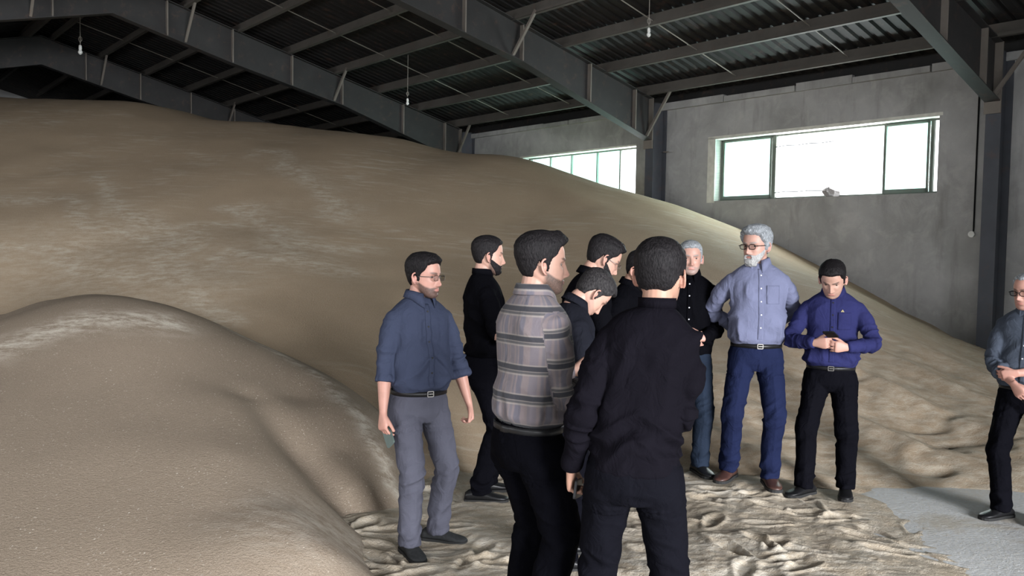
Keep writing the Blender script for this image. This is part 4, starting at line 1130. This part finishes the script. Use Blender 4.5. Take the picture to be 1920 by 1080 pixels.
        go = g.build('glasses', M['cable'] if glasses == 'dark' else M['metal'], root, True); lens.build('lens', M['lens'] if glasses != 'shade' else M['black'], go)
    root['_k'] = k
    del root['_k']
    return root, {sd: (J[sd][2]*k, J[sd][3], J[sd][4], J[sd][5]) for sd in J}

def phone(root, at_, d, s_, label, size=(.072, .148, .009), mat=None, name='smartphone'):
    """at_: centre in the person's frame, d long axis, s_ normal"""
    d = norm(d); s_ = norm(np.array(s_)-d*(np.array(s_)@d)); w = np.cross(d, s_)
    R_ = Matrix([list(w)+[0], list(d)+[0], list(s_)+[0], [0, 0, 0, 1]]).transposed()
    mw = Matrix.Translation(root.location) @ Matrix.Rotation(root.rotation_euler.z, 4, 'Z') @ Matrix.Translation(Vector([float(c) for c in at_])) @ R_
    r = bpy.data.objects.new(name, None); COL.objects.link(r); r.matrix_world = mw; tag(r, label, 'phone')
    def slab(w_, l_, t0, t1, rr, nm, mt):
        V = []; 
        for z in (t0, t1):
            for cx, cy, a0 in ((1, 1, 0), (-1, 1, 90), (-1, -1, 180), (1, -1, 270)):
                for a in (0, 30, 60, 90): V.append((cx*(w_/2-rr)+rr*math.cos(rad(a0+a)), cy*(l_/2-rr)+rr*math.sin(rad(a0+a)), z))
        n_ = 16; Fs = [tuple(range(n_))[::-1], tuple(range(n_, 2*n_))]+[(j, (j+1) % n_, n_+(j+1) % n_, n_+j) for j in range(n_)]
        return new_mesh(nm, V, Fs, mt, r)
    w_, l_, t_ = size
    slab(w_, l_, -t_/2, t_/2, .009, 'casing', mat or M['leather']); slab(w_-.006, l_-.008, t_/2-.0002, t_/2+.0006, .007, 'screen', M['black'])
    return r

M.update(
    skin=mat_skin('skin', (.40, .235, .18)), skin_tan=mat_skin('skin_tan', (.34, .19, .135)), skin_red=mat_skin('skin_ruddy', (.44, .235, .185)),
    skin_grey=mat_skin('skin_grey_beard', (.42, .24, .19), (.19, .18, .17)),
    hair=mat_hair('black_hair', (.004, .0035, .004), (.016, .014, .015)), hairdg=mat_hair('dark_greying_hair', (.008, .007, .008), (.04, .037, .037)),
    hairg=mat_hair('grey_hair', (.13, .14, .15), (.36, .38, .40)), beardw=mat_hair('white_beard', (.22, .22, .22), (.46, .45, .44)),
    blue_grey=mat_cloth('blue_grey_shirt', (.040, .048, .080)), black1=mat_cloth('black_shirt', (.0028, .0028, .004)), black2=mat_cloth('faded_black_shirt', (.0045, .004, .006)),
    char=mat_cloth('charcoal_shirt', (.0095, .010, .014)), light=mat_cloth('pale_blue_shirt', (.135, .145, .225), (.175, .185, .265), stripe=True), royal=mat_cloth('royal_blue_shirt', (.022, .024, .082)),
    pale=mat_cloth('grey_blue_shirt', (.055, .066, .088), (.085, .098, .125), stripe=True), plaid=mat_plaid(),
    tgrey=mat_cloth('grey_trousers', (.078, .079, .102)), tblack=mat_cloth('black_trousers', (.0028, .0028, .0045)), tblack2=mat_cloth('black_slacks', (.004, .004, .006)), tdenim=mat_cloth('dark_denim', (.0022, .0022, .0035)),
    tnavy=mat_cloth('navy_trousers', (.011, .015, .042)), tjean=mat_cloth('slate_blue_jeans', (.016, .023, .038)), suede=simple('black_suede', (.02, .021, .022), .85, 0, .2, .25, 60, .2, 200),
)
SH = dict(top=.018, side=.007)

# 1 left man
r1, h1 = person('man in blue-grey shirt with rolled sleeves and grey trousers, leftmost of the group', -.52, 4.82, .02, 1.70, 148, M['blue_grey'], M['tgrey'], M['skin_red'], M['hair'],
    dict(top=.022, side=.010, quiff=.006), stubble=.95, head=(-32, 2, 0), belly=.05, wide=1.0, fat=1.08,
    arms=dict(r=dict(wrist=(.25, .05, .84), pole=(.2, -1, 0), curl=[.45, .5, .55, .6], thumb=(-.2, 1, .1)), l=dict(wrist=(-.29, .10, .86), pole=(-.5, -1, 0), curl=[.75, .8, .85, .9], thumb=(.3, 1, 0), dir=(-.1, .25, -1))),
    feet=((-.16, -.06, -42), (.085, .07, 4)), sleeve=.30, belt=M['leather'], shoe=M['suede'], front=True, glasses='thin', eyes=True, seed=3)
w, d, tb, pn = h1['r']; phone(r1, w+d*.115+pn*.030+tb*.012, d*.8+tb*.5, pn, 'grey-green phone in the right hand of the leftmost man', (.066, .13, .009), M['green'])
# 2 behind
person('man in black shirt and trousers facing right, standing behind the two left men', -.19, 5.78, .04, 1.80, 78, M['black1'], M['tblack2'], M['skin'], M['hair'],
    dict(top=.016, side=.006, line='short'), beard=dict(len=.003), stubble=.9, head=(2, 2, 0), wide=1.0,
    arms=dict(r=dict(wrist=(.12, .27, 1.16), pole=(.6, -.6, -.5), thumb=(0, .2, 1)), l=dict(wrist=(-.12, .27, 1.12), pole=(-.6, -.6, -.5), thumb=(0, .2, 1))),
    feet=((-.11, .06, -5), (.10, -.03, 12)), belt=None, collar='band', seed=8)
# 3 plaid
person('man in grey plaid shirt and black trousers seen from behind his right side', .085, 3.62, .03, 1.80, 54, M['plaid'], M['tdenim'], M['skin'], M['hair'],
    dict(top=.020, side=.007, quiff=.014), stubble=.95, head=(26, 1, 0), wide=1.0, lean=(0, .02),
    arms=dict(r=dict(wrist=(.05, .29, 1.10), pole=(.25, -.7, -.8), thumb=(0, .2, 1)), l=dict(wrist=(-.10, .32, 1.15), pole=(-.6, -.6, -.6), thumb=(0, .2, 1))),
    feet=((-.12, .05, -8), (.11, -.03, 14)), belt=M['leather'], collar='fold', seed=12, eyes=True, legw=1.08, vox=.0036)
# 4 behind, glasses
person('man in black with glasses looking down, behind the man with the deeply bowed head', .42, 5.25, .04, 1.83, 75, M['black1'], M['tgrey'], M['skin'], M['hair'],
    dict(top=.022, side=.008, quiff=.006), beard=dict(len=.003), stubble=.6, head=(5, 28, 0), lean=(0, .07),
    arms=dict(r=dict(wrist=(.10, .34, 1.10), pole=(.5, -.7, -.8), thumb=(0, .2, 1)), l=dict(wrist=(-.10, .34, 1.10), pole=(-.6, -.6, -.6), thumb=(0, .2, 1))),
    glasses='thin', seed=15)
# 5 bowed
person('man in charcoal shirt with head bowed low, between the plaid shirt and the black back', .25, 4.60, .03, 1.68, 72, M['char'], M['tblack'], M['skin'], M['hairdg'],
    dict(top=.026, side=.013), stubble=.3, head=(0, 52, 0), lean=(0, .11),
    arms=dict(r=dict(wrist=(.10, .36, 1.08), pole=(.5, -.7, -.8), thumb=(0, .2, 1)), l=dict(wrist=(-.10, .36, 1.08), pole=(-.6, -.6, -.6), thumb=(0, .2, 1))),
    feet=((-.12, .10, 0), (.12, .02, 8)), seed=19)
# 6 small glimpse
person('bearded dark-haired man mostly hidden behind the head of the black-shirted foreground man', .80, 5.95, .06, 1.71, 120, M['black1'], M['tblack'], M['skin_tan'], M['hair'],
    dict(top=.018, side=.008), beard=dict(len=.007), stubble=.9, head=(5, 22, 0), lean=(0, .04), seed=23)
# 7 foreground back
r7, h7 = person('man in black shirt seen from behind in the foreground, phone in left hand', .475, 3.20, .03, 1.775, 12, M['black2'], M['tblack2'], M['skin_tan'], M['hair'],
    dict(top=.022, side=.012), stubble=.3, head=(12, 4, 0), wide=.96, lean=(.070, .01), untuck=.885,
    arms=dict(l=dict(wrist=(-.245, .03, .875), pole=(-.15, -1, 0), thumb=(.1, 1, .3), curl=[.6, .65, .7, .75], dir=(-.05, .3, -1)), r=dict(wrist=(.10, .25, 1.12), pole=(.15, -.8, -.6), thumb=(0, .2, 1))),
    feet=((-.15, .03, -8), (.15, 0, 8)), collar='band', seed=27, legw=1.05, vox=.0036)
w, d, tb, pn = h7['l']; phone(r7, w+d*.095+pn*.030+tb*.01, d*.5+tb*1, pn, 'black smartphone in the left hand of the foreground man seen from behind')
# 8 grey-haired black shirt
person('grey-haired man in black shirt and slate jeans, hands clasped, behind the foreground man', 1.33, 6.40, .09, 1.75, 190, M['black1'], M['tjean'], M['skin_grey'], M['hairg'],
    dict(top=.014, side=.008), stubble=.6, head=(-4, 2, 0), wide=1.03, belly=.03, untuck=.97,
    arms=dict(r=dict(wrist=(.005, .235, 1.02), pole=(.9, -.4, -.4), thumb=(-.3, .2, 1), dir=(-1, .25, .05), curl=.5), l=dict(wrist=(-.105, .26, 1.05), pole=(-.5, -.8, -.4), thumb=(.3, -.1, 1), dir=(.9, .3, .15), curl=.6)),
    feet=((-.11, .06, -25), (.10, 0, 12)), front='light', eyes=True, seed=31)
# 9 tall grey
person('tall grey-haired bearded man in pale blue shirt, hands clasped behind his back', 1.765, 6.12, .09, 1.86, 186, M['light'], M['tnavy'], M['skin_grey'], M['hairg'],
    dict(top=.026, side=.014, curl=.006, quiff=.006), beard=dict(len=.013, chin=1, cheek=.7), beardm=M['beardw'], stubble=.3, head=(42, 4, 0), wide=1.06, belly=.03,
    arms=dict(r=dict(wrist=(.09, -.20, 1.03), pole=(1, -.15, 0), thumb=(0, 0, 1), dir=(-1, -.1, -.3)), l=dict(wrist=(-.06, -.23, 1.04), pole=(-1, -.15, 0), thumb=(0, 0, 1), dir=(1, -.1, -.3))),
    feet=((-.10, .08, -4), (.15, -.06, 30)), belt=M['leather'], shoe=M['brownleather'], front='light', pocket=True, glasses='dark', eyes=True, seed=35)
# 10 royal blue with phone
r10, h10 = person('man in royal blue shirt looking down at the phone he holds, right of the group', 2.27, 6.02, .04, 1.70, 200, M['royal'], M['tblack2'], M['skin'], M['hair'],
    dict(top=.020, side=.009, quiff=.006), stubble=.25, head=(8, 32, 0), wide=1.05, belly=.04, lean=(0, .03),
    arms=dict(r=dict(wrist=(.12, .30, 1.15), pole=(.85, -.6, -.35), thumb=(-.3, .15, 1), dir=(-.9, .35, .05), curl=.55), l=dict(wrist=(-.10, .30, 1.13), pole=(-1, -.5, -.35), thumb=(.2, .1, 1), dir=(.85, .45, .05), curl=.5)),
    feet=((-.13, .0, 0), (.15, .10, 38)), belt=M['leather'], front=True, pocket='emblem', eyes=True, seed=39, legw=1.06)
phone(r10, np.array([.012, .40, 1.172]), (.25, .9, .3), (0, -.33, 1), 'black smartphone held in both hands by the man in the royal blue shirt', mat=M['cable'])
# 11 right edge
r11, h11 = person('man in grey-blue shirt and black trousers with crossed wrists, cut off by the right edge', 3.42, 5.62, .0, 1.66, 222, M['pale'], M['tblack2'], M['skin_red'], M['hairg'],
    dict(top=.012, side=.008, line='receding'), stubble=.2, head=(22, 6, 0), wide=1.04, belly=.05,
    arms=dict(r=dict(wrist=(.03, .26, 1.00), pole=(.9, -.6, -.1), thumb=(-.6, .3, .6), dir=(-.55, .2, -.75), curl=.35), l=dict(wrist=(.02, .22, 1.07), pole=(-.9, -.6, -.1), thumb=(.2, .2, 1), dir=(.9, .2, -.3), curl=.5)),
    feet=((-.12, 0, -5), (.11, .05, 28)), belt=M['leather'], front='light', glasses='dark', eyes=True, seed=43, sleeve=.45, hz=1)
w, d, tb, pn = h11['r']; phone(r11, w+d*.11+pn*.03, d, pn, 'black phone in the hand of the man at the right edge')
